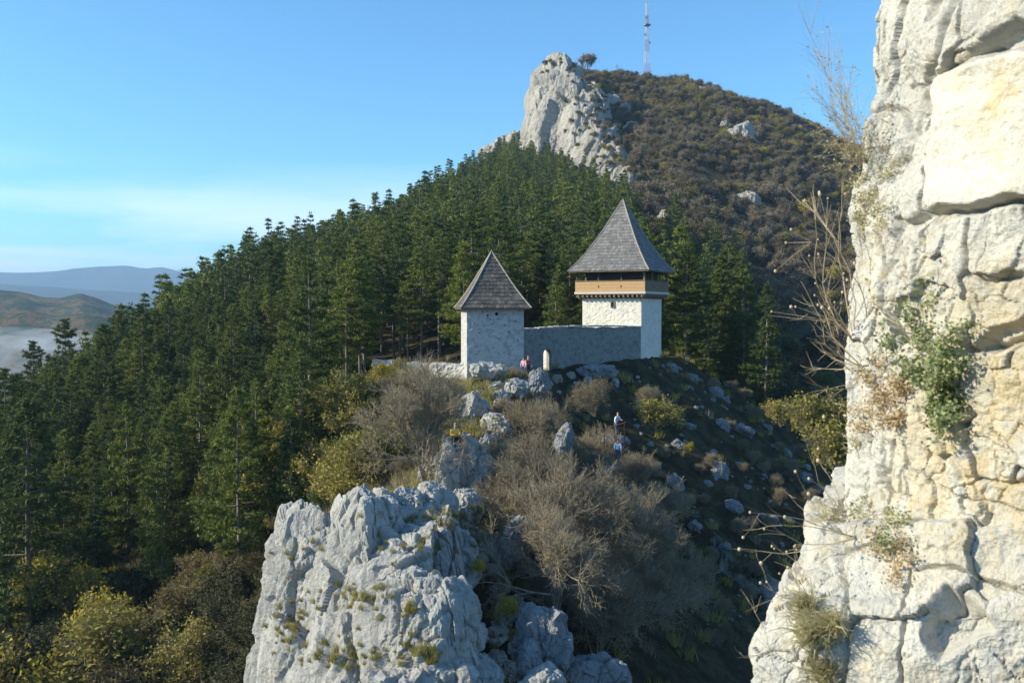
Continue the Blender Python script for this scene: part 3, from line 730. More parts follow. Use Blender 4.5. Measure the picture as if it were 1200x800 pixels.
def tubes_np(segs, n=3):
    """segs: list of (a, b, ra, rb); open tubes as quads"""
    A = np.array([s[0] for s in segs]); B = np.array([s[1] for s in segs]); ra = np.array([s[2] for s in segs]); rb = np.array([s[3] for s in segs])
    d = B - A; d /= np.linalg.norm(d, axis=1)[:, None] + 1e-9
    ref = np.where(np.abs(d[:, 2:3]) < .9, np.array([[0, 0, 1.]]), np.array([[1., 0, 0]]))
    u = np.cross(d, ref); u /= np.linalg.norm(u, axis=1)[:, None]; w = np.cross(d, u)
    V = []
    for P, r in ((A, ra), (B, rb)):
        for k in range(n):
            t = 2 * math.pi * k / n; V.append(P + (u * math.cos(t) + w * math.sin(t)) * r[:, None])
    V = np.stack(V, 1); m = len(segs)
    base = (np.arange(m) * 2 * n)[:, None, None]
    q = np.array([[k, (k + 1) % n, n + (k + 1) % n, n + k] for k in range(n)])[None]
    return V.reshape(-1, 3), (base + q).reshape(-1, 4)

def pine_parts(seed, h=15.0, near=True, slim=1.0, bare=.25):
    g = np.random.default_rng(seed)
    segs = []; tp = []; lean = g.normal(0, .012, 2)
    def tk(t): return np.array([lean[0] * t * h + .10 * math.sin(t * 5 + seed), lean[1] * t * h + .1 * math.cos(t * 4 + seed) - .1, t * h])
    K = 9
    for k in range(K):
        a, b = k / K, (k + 1) / K
        segs.append((tk(a), tk(b), .19 * (1 - a) ** .8 * h / 15 + .02, .19 * (1 - b) ** .8 * h / 15 + .015))
    V1, F1 = tubes_np(segs, 7 if near else 4)
    bs = []; tufts = []; td = []
    t = bare; step = .042 if near else .075
    while t < .985:
        cr = (t - bare) / (1 - bare)
        Lm = slim * h * .235 * min(1, (.55 + cr * 2.2)) * (1 - cr) ** (.62 + .33 * ((seed * 7) % 5) / 4) * 1.0 + .13
        nb = int(g.integers(4, 7)) if near else 4
        ph = g.uniform(0, 6.28)
        for b in range(nb):
            if g.random() < .12: continue
            an = ph + b * 6.283 / nb + g.normal(0, .25); L_ = Lm * g.uniform(.55, 1.22)
            up = (-.12 + .75 * cr ** 1.5) + g.normal(0, .07)
            root = tk(t + g.normal(0, .006))
            dh = np.array([math.cos(an), math.sin(an), up]); dh /= np.linalg.norm(dh)
            end = root + dh * L_ + np.array([0, 0, .10 * L_ * L_ / 3])
            mid = root + dh * L_ * .55
            bs.append((root, mid, .045 * L_ / 3 + .01, .03 * L_ / 3 + .008)); bs.append((mid, end, .03 * L_ / 3 + .008, .008))
            nt = max(2, int(L_ * (4.8 if near else 2.9)))
            sidev = np.array([-math.sin(an), math.cos(an), 0])
            for q in range(nt):
                fr = .38 + .62 * (q + g.random()) / nt
                base = root + (mid - root) * min(fr / .55, 1) + (end - mid) * max(0, (fr - .55) / .45)
                off = sidev * g.uniform(-1, 1) * L_ * .30 * (1.15 - abs(fr - .6)) + np.array([0, 0, g.uniform(-.05, .16)])
                tufts.append(base + off); dd = dh * .6 + off / (np.linalg.norm(off) + .2) * .6 + np.array([0, 0, .22]); td.append(dd / np.linalg.norm(dd))
        t += step * g.uniform(.8, 1.25)
    tufts.append(tk(.99)); td.append(np.array([0, 0, 1.]))
    tufts = np.array(tufts); td = np.array(td)
    k = 17 if near else 8
    P = np.repeat(tufts, k, 0) + rng_normal(g, len(tufts) * k, .10 if near else .2)
    Dr = np.repeat(td, k, 0) * .55 + rdir(g, len(P)); Dr /= np.linalg.norm(Dr, axis=1)[:, None]
    V2, F2 = tris_at(g, P, Dr, .37 if near else .62, .11 if near else .27)
    V3, F3 = tubes_np(bs, 3)
    return (V1, F1), (V2, F2), (V3, F3)
def rng_normal(g, n, s): return g.normal(0, s, (n, 3)) * np.array([1.15, 1.15, .38])
def quadify(F): return np.concatenate([F, F[:, 2:3]], 1) if F.shape[1] == 3 else F
def join_np(name, parts, mats, smooth=False):
    """parts: list of (V, F, material index)"""
    vs, ls, tot, mi, o = [], [], [], [], 0
    for V, F, m in parts:
        vs.append(V); ls.append((F + o).ravel()); tot.append(np.full(len(F), F.shape[1])); mi.append(np.full(len(F), m)); o += len(V)
    V = np.concatenate(vs).astype(np.float32); Lx = np.concatenate(ls).astype(np.int32); T = np.concatenate(tot).astype(np.int32); mi = np.concatenate(mi).astype(np.int32)
    me = bpy.data.meshes.new(name)
    me.vertices.add(len(V)); me.vertices.foreach_set('co', V.ravel())
    me.loops.add(len(Lx)); me.loops.foreach_set('vertex_index', Lx)
    me.polygons.add(len(T)); me.polygons.foreach_set('loop_start', np.concatenate([[0], np.cumsum(T)[:-1]]).astype(np.int32))
    me.polygons.foreach_set('material_index', mi)
    for m in mats: me.materials.append(m)
    me.update(calc_edges=True)
    return me
PINE = []
for k, (h, sl, br) in enumerate([(15, 1.05, .16), (16, .95, .36), (14, 1.2, .10), (15.5, 1.0, .24), (14.5, .9, .08), (16.5, 1.0, .46)]):
    T, C, B = pine_parts(500 + k, h, True, sl, br)
    PINE.append((join_np('trunk', [(T[0], T[1], 0), (B[0], B[1], 0)], [M_bark]), join_np('crown', [(C[0], C[1], 0)], [M_needle])))
FPINE = []
for k, (h, sl, br) in enumerate([(14, 1.15, .10), (13, 1.1, .12), (15, 1.0, .16), (12, 1.3, .08)]):
    T, C, B = pine_parts(600 + k, h, False, sl, br)
    FPINE.append(join_np('pine_tree', [(T[0], T[1], 0), (B[0], B[1], 0), (C[0], C[1], 1)], [M_bark, M_needle]))

def branchy(seed, h, spread, stems, depth=4, r0=.05, kids=(3, 5), curve=.25, upb=.25, ratio=(.52, .75)):
    g = np.random.default_rng(seed); segs = []; tips = []
    def grow(p, d, L_, r, lv):
        n = 2 if lv < depth else 1
        for s in range(n):
            d2 = d + g.normal(0, curve, 3) * .5; d2[2] += upb * .15; d2 /= np.linalg.norm(d2)
            q = p + d2 * L_ / n; segs.append((p, q, r * (1 - .35 * s / n), r * (1 - .35 * (s + 1) / n))); 
            if lv >= 1:
                tips.append((q, d2, lv))
            p2 = p; p = q; d = d2
            if lv < depth:
                for c in range(int(g.integers(kids[0], kids[1] + 1)) if s == n - 1 else int(g.integers(1, 3))):
                    a = d + g.normal(0, .55, 3); a[2] += upb * .3; a /= np.linalg.norm(a)
                    grow(q, a, L_ * g.uniform(*ratio), r * .58, lv + 1)
    for s in range(stems):
        an = g.uniform(0, 6.28); t = g.uniform(.1, 1) * spread
        d = np.array([math.cos(an) * t, math.sin(an) * t, 1.0]); d /= np.linalg.norm(d)
        grow(np.array([math.cos(an), math.sin(an), 0]) * .12 * t * h * .3, d, h * .42 * g.uniform(.8, 1.1), r0, 0)
    return segs, tips
def bush_mesh(name, seed, h, spread, stems, depth, r0, leafm=None, nleaf=0, lsize=.12, twm=None, twr=1.0, upb=.3, lsp=.16, split=None):
    segs, tips = branchy(seed, h, spread, stems, depth, r0, upb=upb)
    mats = [twm or M_twig]
    tb = lambda ss, n_: tubes_np([(a, b, max(ra, .004 * twr), max(rb, .003 * twr)) for a, b, ra, rb in ss], n_)
    if split:
        V, F = tb([s for s in segs if s[2] <= split], 3); V2, F2 = tb([s for s in segs if s[2] > split], 5); mats.append(M_barkg); parts = [(V, F, 0), (V2, F2, 1)]
    else:
        V, F = tb(segs, 3); parts = [(V, F, 0)]
    if nleaf:
        g = np.random.default_rng(seed + 1); P = np.array([t[0] for t in tips]); w = np.array([t[2] for t in tips], float) ** 1.5; w /= w.sum()
        idx = g.choice(len(P), nleaf, p=w); pts = P[idx] + g.normal(0, lsp, (nleaf, 3)) * h / 4
        parts.append((*leaves_at(g, pts, lsize), len(mats))); mats.append(leafm)
    return parts, mats
def bush(name, *a, **k):
    p, m = bush_mesh(name, *a, **k); return join_np(name, p, m)
# bare domes, thin twigs (unit: about 4 m high)
BARE = [bush('bare_shrub', 700 + i, 4.0, s, st, 4, .030, twr=1.8, upb=.45) for i, (s, st) in enumerate([(1.0, 9), (.7, 8), (1.2, 10), (.9, 7)])]
BTREE = [bush('bare_tree', 720 + i, 8.0, s, st, 5, .13, twr=1.5, split=.035) for i, (s, st) in enumerate([(.6, 2), (.35, 3)])]
OLIVE = [bush('leafy_shrub', 740 + i, 4.0, s, st + 3, 3, .035, leafm=m_, nleaf=int(nl * 1.3), lsize=.24, twr=2.6) for i, (s, st, m_, nl) in enumerate(
    [(.9, 7, M_olive, 2600), (.6, 7, M_olive, 1500), (1.0, 7, M_green, 2600), (.8, 6, M_brown, 1500), (.8, 6, M_yellow, 2200)])]
DTREE = [bush('broadleaf_tree', 760 + i, 8.0, s, st + 1, 4, .10, leafm=m_, nleaf=int(nl * 1.2), lsize=.34, twr=3) for i, (s, st, m_, nl) in enumerate(
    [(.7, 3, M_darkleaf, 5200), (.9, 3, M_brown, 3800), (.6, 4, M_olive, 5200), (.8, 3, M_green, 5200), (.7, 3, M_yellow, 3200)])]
# far bare trees: few thick twigs, for the mountain
FBARE = [bush('bare_tree', 780 + i, 6.0, s, st, 3, .10, leafm=m_, nleaf=nl * 4, lsize=.40, lsp=.42, twm=M_twig_far, twr=22) for i, (s, st, m_, nl) in enumerate(
    [(.9, 5, M_twig_far, 260), (.7, 5, M_twig_far, 200), (1.1, 5, M_brown, 260), (.9, 4, M_olive, 320), (.8, 4, M_yellow, 300)])]
def tuft_mesh(seed, n=60, h=.5, m_=None, spread=.25, w=.03):
    g = np.random.default_rng(seed); P = g.normal(0, spread * .5, (n, 3)); P[:, 2] = -.05
    D = rdir(g, n) * .6; D[:, 2] = 1; D /= np.linalg.norm(D, axis=1)[:, None]
    return join_np('grass_tuft', [(*tris_at(g, P, D, h, w), 0)], [m_ or M_grass])

def place_multi(name, meshes_idx, x, y, z, s, rz, label, cat, group=None, parts=None, sz=1.0):
    """a plant that is one mesh"""
    o = link(name, meshes_idx); o.location = (x, y, z); o.scale = (s, s, s * sz); o.rotation_euler = (0, 0, rz)
    return tag(o, label, cat, group)
def place_pine(k, x, y, s, label, group=None, sz=1.0, z=None):
    r = empty('pine_tree', (x, y, (Hs(x, y) if z is None else z) - .3), rng.uniform(0, 6.28), label, 'pine tree', group)
    r.scale = (s, s, s * sz)
    link('trunk', PINE[k][0], r); link('crown', PINE[k][1], r)
    return r

def stuff_instances(name, sources, pts, scales, rots, vidx, label=None):
    """one object that repeats the source meshes over its points"""
    me = bpy.data.meshes.new(name); me.vertices.add(len(pts)); me.vertices.foreach_set('co', np.asarray(pts, np.float32).ravel())
    for nm, arr, ty in (('sc', scales, 'FLOAT'), ('rz', rots, 'FLOAT')):
        a = me.attributes.new(nm, ty, 'POINT'); a.data.foreach_set('value', np.asarray(arr, np.float32))
    a = me.attributes.new('vi', 'INT', 'POINT'); a.data.foreach_set('value', np.asarray(vidx, np.int32))
    o = link(name, me); tag(o, kind='stuff')
    if label: o['label'] = label
    ng = bpy.data.node_groups.new(name, 'GeometryNodeTree')
    ng.interface.new_socket('Geometry', in_out='INPUT', socket_type='NodeSocketGeometry'); ng.interface.new_socket('Geometry', in_out='OUTPUT', socket_type='NodeSocketGeometry')
    gi = ng.nodes.new('NodeGroupInput'); go = ng.nodes.new('NodeGroupOutput'); jn = ng.nodes.new('GeometryNodeJoinGeometry')
    def attr(nm, ty):
        a = ng.nodes.new('GeometryNodeInputNamedAttribute'); a.data_type = ty; a.inputs['Name'].default_value = nm
        return [q for q in a.outputs if q.enabled][0]
    sc, rz, vi = attr('sc', 'FLOAT'), attr('rz', 'FLOAT'), attr('vi', 'INT')
    cx = ng.nodes.new('ShaderNodeCombineXYZ'); ng.links.new(rz, cx.inputs['Z'])
    for k, s in enumerate(sources):
        ii = ng.nodes.new('GeometryNodeInstanceOnPoints'); oi = ng.nodes.new('GeometryNodeObjectInfo'); oi.transform_space = 'ORIGINAL'; oi.inputs['Object'].default_value = s
        oi.inputs['As Instance'].default_value = True
        cmp = ng.nodes.new('FunctionNodeCompare'); cmp.data_type = 'INT'; cmp.operation = 'EQUAL'
        ins = [q for q in cmp.inputs if q.enabled]; ng.links.new(vi, ins[0]); ins[1].default_value = k
        ng.links.new(gi.outputs[0], ii.inputs['Points']); ng.links.new(cmp.outputs[0], ii.inputs['Selection']); ng.links.new(oi.outputs['Geometry'], ii.inputs['Instance'])
        ng.links.new(cx.outputs[0], ii.inputs['Rotation']); ng.links.new(sc, ii.inputs['Scale']); ng.links.new(ii.outputs[0], jn.inputs[0])
    ng.links.new(jn.outputs[0], go.inputs[0])
    md = o.modifiers.new('scatter', 'NODES'); md.node_group = ng
    return o
# ------------------------------------------------------------------ buildings
def plaster(name, c1, c2, c3):
    m, n, b = new_mat(name); P = worldpos(n)
    c = ramp(n, noise(n, 1.1, 7, .7, P), [(.3, c2), (.5, c1), (.7, c1)])
    v = N(n, 'ShaderNodeTexVoronoi'); v.inputs['Scale'].default_value = 3.2; n.links.new(P, v.inputs['Vector'])
    k = ramp(n, v.outputs['Color'], [(.15, c3), (.5, c1)])
    c = mixc(n, .45, c, k)
    sp = ramp(n, noise(n, 5.0, 4, .8, P), [(.30, (1, 1, 1)), (.36, (0, 0, 0))])
    mm = N(n, 'ShaderNodeMath', operation='MULTIPLY'); n.links.new(sp, mm.inputs[0]); mm.inputs[1].default_value = .6
    c = mixc(n, mm.outputs[0], c, (.12, .11, .10))
    n.links.new(c, b.inputs['Base Color']); b.inputs['Roughness'].default_value = .95
    bump(n, b, noise(n, 6, 6, .7, P), .7, .05); return m
M_wallw = plaster('lime_washed_stone', (.70, .66, .58), (.56, .53, .46), (.48, .45, .40))
M_wallg = plaster('rough_grey_stone', (.46, .45, .43), (.31, .31, .30), (.20, .20, .20))
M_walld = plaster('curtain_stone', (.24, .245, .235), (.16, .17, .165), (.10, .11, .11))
def wood_mat(name, a, b_, c_, isl=True):
    m, n, b = new_mat(name)
    g = n.nodes.new('ShaderNodeNewGeometry')
    c = ramp(n, g.outputs['Random Per Island'], [(0, a), (.5, b_), (1, c_)])
    c = mixc(n, .35, c, ramp(n, noise(n, 6, 5, .7, worldpos(n, (1, 1, .3))), [(.35, a), (.65, c_)]))
    n.links.new(c, b.inputs['Base Color']); b.inputs['Roughness'].default_value = .8; b.inputs['Specular IOR Level'].default_value = .25; return m
M_shing = wood_mat('grey_shingles', (.10, .098, .10), (.16, .155, .155), (.25, .24, .23))
M_shingb = wood_mat('brown_shingles', (.055, .05, .045), (.11, .10, .09), (.20, .175, .15))
M_hip = wood_mat('weathered_boards', (.26, .23, .19), (.32, .28, .23), (.38, .34, .29))
M_plank = wood_mat('new_orange_planks', (.42, .26, .12), (.48, .30, .15), (.54, .36, .19))
M_pale = wood_mat('pale_boards', (.50, .45, .38), (.55, .50, .43), (.60, .55, .48))
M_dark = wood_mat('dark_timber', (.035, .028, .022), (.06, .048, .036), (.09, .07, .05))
M_beam = wood_mat('brown_beams', (.14, .10, .06), (.20, .14, .085), (.26, .19, .12))
m, n, b = new_mat('near_black'); b.inputs['Base Color'].default_value = (.012, .011, .010, 1); b.inputs['Roughness'].default_value = 1; M_nearblack = m  # near-black: painted shade for holes and window; also shoes and eyes

def rot2(v, a): return np.array([v[0] * math.cos(a) - v[1] * math.sin(a), v[0] * math.sin(a) + v[1] * math.cos(a)])
def rough_wall(name, p0, p1, zb, zt0, zt1, thick, mat, parent, amp=.03, res=.17, seed=1, curve=None, toprag=0.0):
    """masonry slab from p0 to p1 (2-D), outer side to the left of p1-p0 reversed; bumpy faces with real thickness"""
    p0 = np.array(p0, float); p1 = np.array(p1, float); L_ = np.linalg.norm(p1 - p0); d = (p1 - p0) / L_; nrm = np.array([d[1], -d[0]])
    nu = max(2, int(L_ / res)); zt = max(zt0, zt1); nvv = max(2, int((zt - zb) / res)); prof = [(0, 1)]
    u = np.linspace(0, 1, nu + 1); v = np.linspace(0, 1, nvv + 1)
    U, Vv = np.meshgrid(u, v, indexing='ij')
    top = zt0 + (zt1 - zt0) * U + (fbm(np.stack([U.ravel() * L_ * .8, U.ravel() * 0, U.ravel() * 0 + seed], 1), 3, seed).reshape(U.shape) * toprag)
    Zz = zb + (top - zb) * Vv
    verts = []; faces = []
    grids = []
    for side in (0, 1):
        off = 0 if side == 0 else -thick
        x = p0[0] + d[0] * L_ * U + nrm[0] * off; y = p0[1] + d[1] * L_ * U + nrm[1] * off
        P = np.stack([x.ravel(), y.ravel(), Zz.ravel()], 1)
        f1_, f2_, cv_, _o = vor(P * np.array([2.6, 2.6, 3.6]), seed + 7); w = (fbm(P * 1.1, 3, seed) * 1.0 + fbm(P * 3.5, 2, seed + 3) * .5 + ((cv_ - .5) * 1.0 + np.minimum(f2_ - f1_, .25) * 3 - .5) * (amp > .01)) * amp * (1 if side == 0 else -1)
        edge = np.minimum(np.minimum(U, 1 - U) * L_ / .2, 1).ravel()
        P[:, 0] += nrm[0] * w * edge; P[:, 1] += nrm[1] * w * edge
        grids.append(P)
    n1 = (nu + 1) * (nvv + 1); V = np.vstack(grids); I = np.arange(n1).reshape(nu + 1, nvv + 1)
    f = np.stack([I[:-1, :-1], I[1:, :-1], I[1:, 1:], I[:-1, 1:]], -1).reshape(-1, 4)
    f2 = (f + n1)[:, ::-1]
    def strip(a): return np.stack([a[:-1], a[1:], a[1:] + n1, a[:-1] + n1], -1)
    F = np.vstack([f, f2, strip(I[:, -1])[:, ::-1], strip(I[:, 0]), strip(I[0, :])[:, ::-1], strip(I[-1, :])])
    return link(name, mesh_np(name, V, F, [mat]), parent)

def roof(parent, hx, z0, z1, mat, hipmat, course=.36, wid=.32, bell=.12, seed=3, eave_t=.07):
    """four-sided tent roof with bell-cast eaves, in parent's frame: real shingles, hip boards, soffit"""
    g = np.random.default_rng(seed); H_ = z1 - z0
    def rad(t): return hx * ((1 - t) * (1 - bell) + bell * (1 - t) ** 4)
    sl = math.hypot(hx, H_); nc = int(sl / course)
    mb = MB(); core = MB()
    ts = np.linspace(0, 1, 9)
    for a in range(4):
        c_, s_ = [(0, -1), (1, 0), (0, 1), (-1, 0)][a]; tx, ty = -s_, c_
        for k in range(8):
            r0, r1 = rad(ts[k]) - .05, max(rad(ts[k + 1]) - .05, .001); q0, q1 = z0 + ts[k] * H_ - .02, z0 + ts[k + 1] * H_ - .06
            core.add([(c_ * r0 + tx * r0, s_ * r0 + ty * r0, q0), (c_ * r0 - tx * r0, s_ * r0 - ty * r0, q0), (c_ * r1 - tx * r1, s_ * r1 - ty * r1, q1), (c_ * r1 + tx * r1, s_ * r1 + ty * r1, q1)], [(0, 1, 2, 3)])
        for j in range(nc):
            t0 = j / nc; t1 = min((j + 1.25) / nc, 1.0)
            r0, r1 = rad(t0), rad(t1); q0, q1 = z0 + t0 * H_, z0 + t1 * H_
            m_ = max(1, int(round(2 * r0 / wid))); ph = g.uniform(-.5, .5)
            edges = [-1] + sorted([(-1 + 2 * (i + ph + g.normal(0, .08)) / m_) for i in range(1, m_)]) + [1]
            edges = [max(-1, min(1, e)) for e in edges]
            for e0, e1 in zip(edges[:-1], edges[1:]):
                if e1 - e0 < .01: continue
                e0b = e0 + .012 / r0; e1b = e1 - .012 / r0
                lift = .035 + g.uniform(0, .03); drop = g.uniform(-.03, .02)
                def P(e, r, z, o): return (c_ * (r + o) + tx * e * r, s_ * (r + o) + ty * e * r, z + o * .5)
                vs = [P(e0b, r0, q0 + drop, lift), P(e1b, r0, q0 + drop, lift), P(e1b * 1, r1, q1, .004), P(e0b * 1, r1, q1, .004),
                      P(e0b, r0, q0 + drop - .04, lift - .05), P(e1b, r0, q0 + drop - .04, lift - .05)]
                mb.add(vs, [(0, 1, 2, 3), (4, 5, 1, 0), (4, 0, 3), (5, 2, 1)] if True else [])
    core.add([(-hx + .05, -hx + .05, z0 - .03), (hx - .05, -hx + .05, z0 - .03), (hx - .05, hx - .05, z0 - .03), (-hx + .05, hx - .05, z0 - .03)], [(3, 2, 1, 0)])
    ro = core.build('roof', M_dark, parent)
    so_ = mb.build('shingles', mat, ro); so_['kind'] = 'stuff'
    for a in range(4):
        sx, sy = [(-1, -1), (1, -1), (1, 1), (-1, 1)][a]; hb = MB()
        for k in range(8):
            r0, r1 = rad(ts[k]) + .03, rad(ts[k + 1]) + .03
            hb.tube((sx * r0, sy * r0, z0 + ts[k] * H_ + .03), (sx * r1, sy * r1, z0 + ts[k + 1] * H_ + .03), .075, .07, 5)
        hb.build('hip_board', hipmat, ro)
    fb = MB()
    for a in range(4):
        c_, s_ = [(0, -1), (1, 0), (0, 1), (-1, 0)][a]
        M = Matrix.Rotation([0, math.pi / 2, 0, math.pi / 2][a], 3, 'Z')
        f_ = MB(); f_.box((c_ * (hx - .06), s_ * (hx - .06), z0 - .08), (hx - .13 if a % 2 else hx - .05, .03, .05), M); f_.build('eave_board', M_beam, ro)
    fin = MB(); fin.tube((0, 0, z1 - .1), (0, 0, z1 + .28), .06, .015, 6); fin.build('finial', hipmat, ro)
    return ro

# ---- small tower
th = R(8.9); O1 = np.array([-1.97, 88.1]); z_e = .15
t1 = empty('stone_tower', (O1[0], O1[1], -6.5), th, 'smaller square grey stone tower with steep brown shingled tent roof', 'tower')
zb = -.9; zt = z_e + 6.5
w = MB()
def box_walls(parent, h, zb, zt, mat, tk=.6, amp=.03, names='wall', seed=1):
    cs = [(-h, -h), (h, -h), (h, h), (-h, h)]
    for k in range(4):
        a, b_ = cs[k], cs[(k + 1) % 4]
        rough_wall(names, a, b_, zb, zt, zt, tk * (1 if k % 2 == 0 else .98), mat, parent, amp, .13, seed + k)
box_walls(t1, 2.7, zb, zt - .03, M_wallg, amp=.045, seed=10)
roof(t1, 3.3, zt - .05, zt + 5.35, M_shingb, M_hip, course=.42, wid=.38, bell=.10, seed=5)
for (x, z, s) in [(.10, -.60, .12), (-.75, -.75, .07), (-.5, -1.1, .05), (1.3, -2.3, .06), (1.25, -.9, .04), (-1.2, -.45, .05), (.9, -1.7, .04), (-1.5, -2.4, .045), (.3, -2.9, .04), (1.9, -1.3, .04), (-2.0, -1.5, .04), (2.1, -3.1, .05)]:
    hb = MB(); hb.box((x, -2.735, zt + z), (s, .03, s * 1.2)); hb.build('putlog_hole', M_nearblack, t1)  # solid dark block on the wall, its colour standing in for a hole's shade
# ---- big tower
ph = R(-27.4); O2 = np.array([12.7, 104.7])
t2 = empty('stone_tower', (O2[0], O2[1], -6.0), ph, 'larger white stone tower with wooden gallery and tall grey shingled tent roof', 'tower')
Z = lambda z: z + 6.0
box_walls(t2, 3.5, -1.0, Z(1.2), M_wallw, seed=30)
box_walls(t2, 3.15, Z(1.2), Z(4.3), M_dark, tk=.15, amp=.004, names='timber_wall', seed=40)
gb = MB(); gb.box((0, 0, Z(1.62)), (4.10, 4.10, .06)); gb.build('gallery_floor', M_beam, t2)
for a in range(4):
    Mr = Matrix.Rotation(a * math.pi / 2, 3, 'Z')
    for k in range(15):
        x = -3.75 + k * 7.5 / 14
        q = MB(); q.box(Mr @ Vector((x, -3.72, Z(1.43))), (.10, .42, .12), Mr); q.box(Mr @ Vector((x, -3.60, Z(1.24))), (.085, .24, .08), Mr); q.build('beam_end', M_beam, t2)
    q = MB(); q.box(Mr @ Vector((0, -4.16, Z(1.80))), (4.20 if a % 2 == 0 else 4.11, .05, .13), Mr); q.build('sill_board', M_pale, t2)
    for k in range(3):
        q = MB(); q.box(Mr @ Vector((0, -4.10 + .004 * (k % 2), Z(2.13 + k * .37))), (4.12 if a % 2 == 0 else 4.05, .035, .178), Mr); q.build('plank', M_plank if a in (0,) else M_beam, t2)  # front planks in sunlit orange, other sides in brown as painted shade
    q = MB(); q.box(Mr @ Vector((0, -4.11, Z(3.12))), (4.15 if a % 2 == 0 else 4.05, .08, .045), Mr); q.build('rail', M_beam, t2)
    for x in (-3.98, -1.35, 1.35):
        q = MB(); q.box(Mr @ Vector((x, -3.98, Z(2.9))), (.09, .09, 1.42), Mr); q.build('post', M_beam if a else M_dark, t2)
    for x in (-1.3, 1.35):
        q = MB(); q.box(Mr @ Vector((x, -4.15, Z(2.5))), (.06, .012, .10), Mr); q.build('peg', M_dark, t2)
    q = MB(); q.box(Mr @ Vector((0, -3.98, Z(4.2))), (4.1 if a % 2 == 0 else 3.85, .1, .12), Mr); q.build('top_beam', M_dark, t2)
roof(t2, 4.75, Z(4.22), Z(12.45), M_shing, M_hip, course=.40, wid=.34, bell=.17, seed=6)
q = MB(); q.box((.15, -3.53, Z(.50)), (.14, .05, .26)); wn = q.build('window', M_nearblack, t2)  # solid dark block, the shade of the opening painted as colour
for dx, dz, hx_, hz_ in ((-.2, 0, .04, .38), (.2, 0, .04, .38), (0, .34, .16, .04), (0, -.34, .16, .04)):
    q = MB(); q.box((.15 + dx, -3.54, Z(.50) + dz), (hx_, .07, hz_)); q.build('window_frame', M_walld, wn)

# ---- curtain wall with a doorway
Cc = np.array([14.15, 100.0]); W0 = np.array([.45, 91.0]); Lw = np.linalg.norm(Cc - W0); dw = (Cc - W0) / Lw; nw = np.array([dw[1], -dw[0]])
cw = empty('curtain_wall', (W0[0], W0[1], 0), 0, 'grey stone curtain wall in shade linking the two towers, with an arched doorway', 'wall')
def wseg(s0, s1, zb, z0, z1, seed):
    a = dw * s0; b_ = dw * s1
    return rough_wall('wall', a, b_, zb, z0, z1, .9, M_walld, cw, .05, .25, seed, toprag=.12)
ztop = lambda s: -2.15 + .12 * s / Lw + .25 * math.sin(s / Lw * 3.0)
s_d = None
for k in range(400):
    s = k * .05; P_ = W0 + dw * s; a, b_ = proj(P_[0], P_[1], -5.0)
    if a > 636.5: s_d = s; break
dwid = 1.0
P_ = W0 + dw * (s_d + dwid / 2); zd = -6.35
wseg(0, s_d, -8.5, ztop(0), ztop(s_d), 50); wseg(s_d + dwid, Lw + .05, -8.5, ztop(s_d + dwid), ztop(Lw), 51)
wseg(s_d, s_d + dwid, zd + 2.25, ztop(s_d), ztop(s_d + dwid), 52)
q = MB()
for k in range(5):   # low arch of the doorway
    a0 = math.pi * k / 5; a1 = math.pi * (k + 1) / 5; c_ = s_d + dwid / 2; rr = dwid / 2
    pts = []
    for a in (a0, a1):
        for r_ in (rr, ): pts.append((c_ - math.cos(a) * r_, zd + 1.85 + math.sin(a) * .42))
    for off in (0.03, -.9): pass
    v = [(*(dw * s_ + nw * .03), z_) for s_, z_ in pts] + [(*(dw * s_ + nw * .03), zd + 2.3) for s_, z_ in reversed(pts)]
    v2 = [(*(dw * s_ - nw * .88), z_) for s_, z_ in pts] + [(*(dw * s_ - nw * .88), zd + 2.3) for s_, z_ in reversed(pts)]
    q.add(v + v2, [(0, 1, 2, 3), (7, 6, 5, 4), (1, 0, 4, 5)])
q.build('arch', M_walld, cw)
q = MB()
for k in range(18):
    s = Lw * (k + .5) / 18 + rng.normal(0, .1)
    q.box((*(dw * s - nw * .45), ztop(s) + .05), (Lw / 36 + .04, .47 + rng.uniform(0, .03), .06 + rng.uniform(0, .03)), Matrix.Rotation(math.atan2(dw[1], dw[0]) + rng.normal(0, .03), 3, 'Z'))
o = q.build('capstones', M_wallg, cw); o['kind'] = 'stuff'
# masonry added clear of the tower shadow, to give the doorway a bright strip
q = MB(); 
pier = rough_wall('low_wall', (2.4, 97.4), (5.0, 94.8), -8.5, -4.3, -4.1, .6, M_wallw, None, .04, .2, 61, toprag=.2)
tag(pier, 'added cream masonry placed to show bright in the curtain wall doorway', 'wall')
# low wall left of the small tower
a0 = at(436, 425, 93); a1 = at(548, 425, 87.5)
lw = rough_wall('low_wall', a0[:2], a1[:2], -8, at(0, 422, 93)[2], at(0, 425, 87.5)[2], .7, M_wallg, None, .10, .2, 62, toprag=.35)
tag(lw, 'low pale dry stone wall running left from the smaller tower', 'wall')

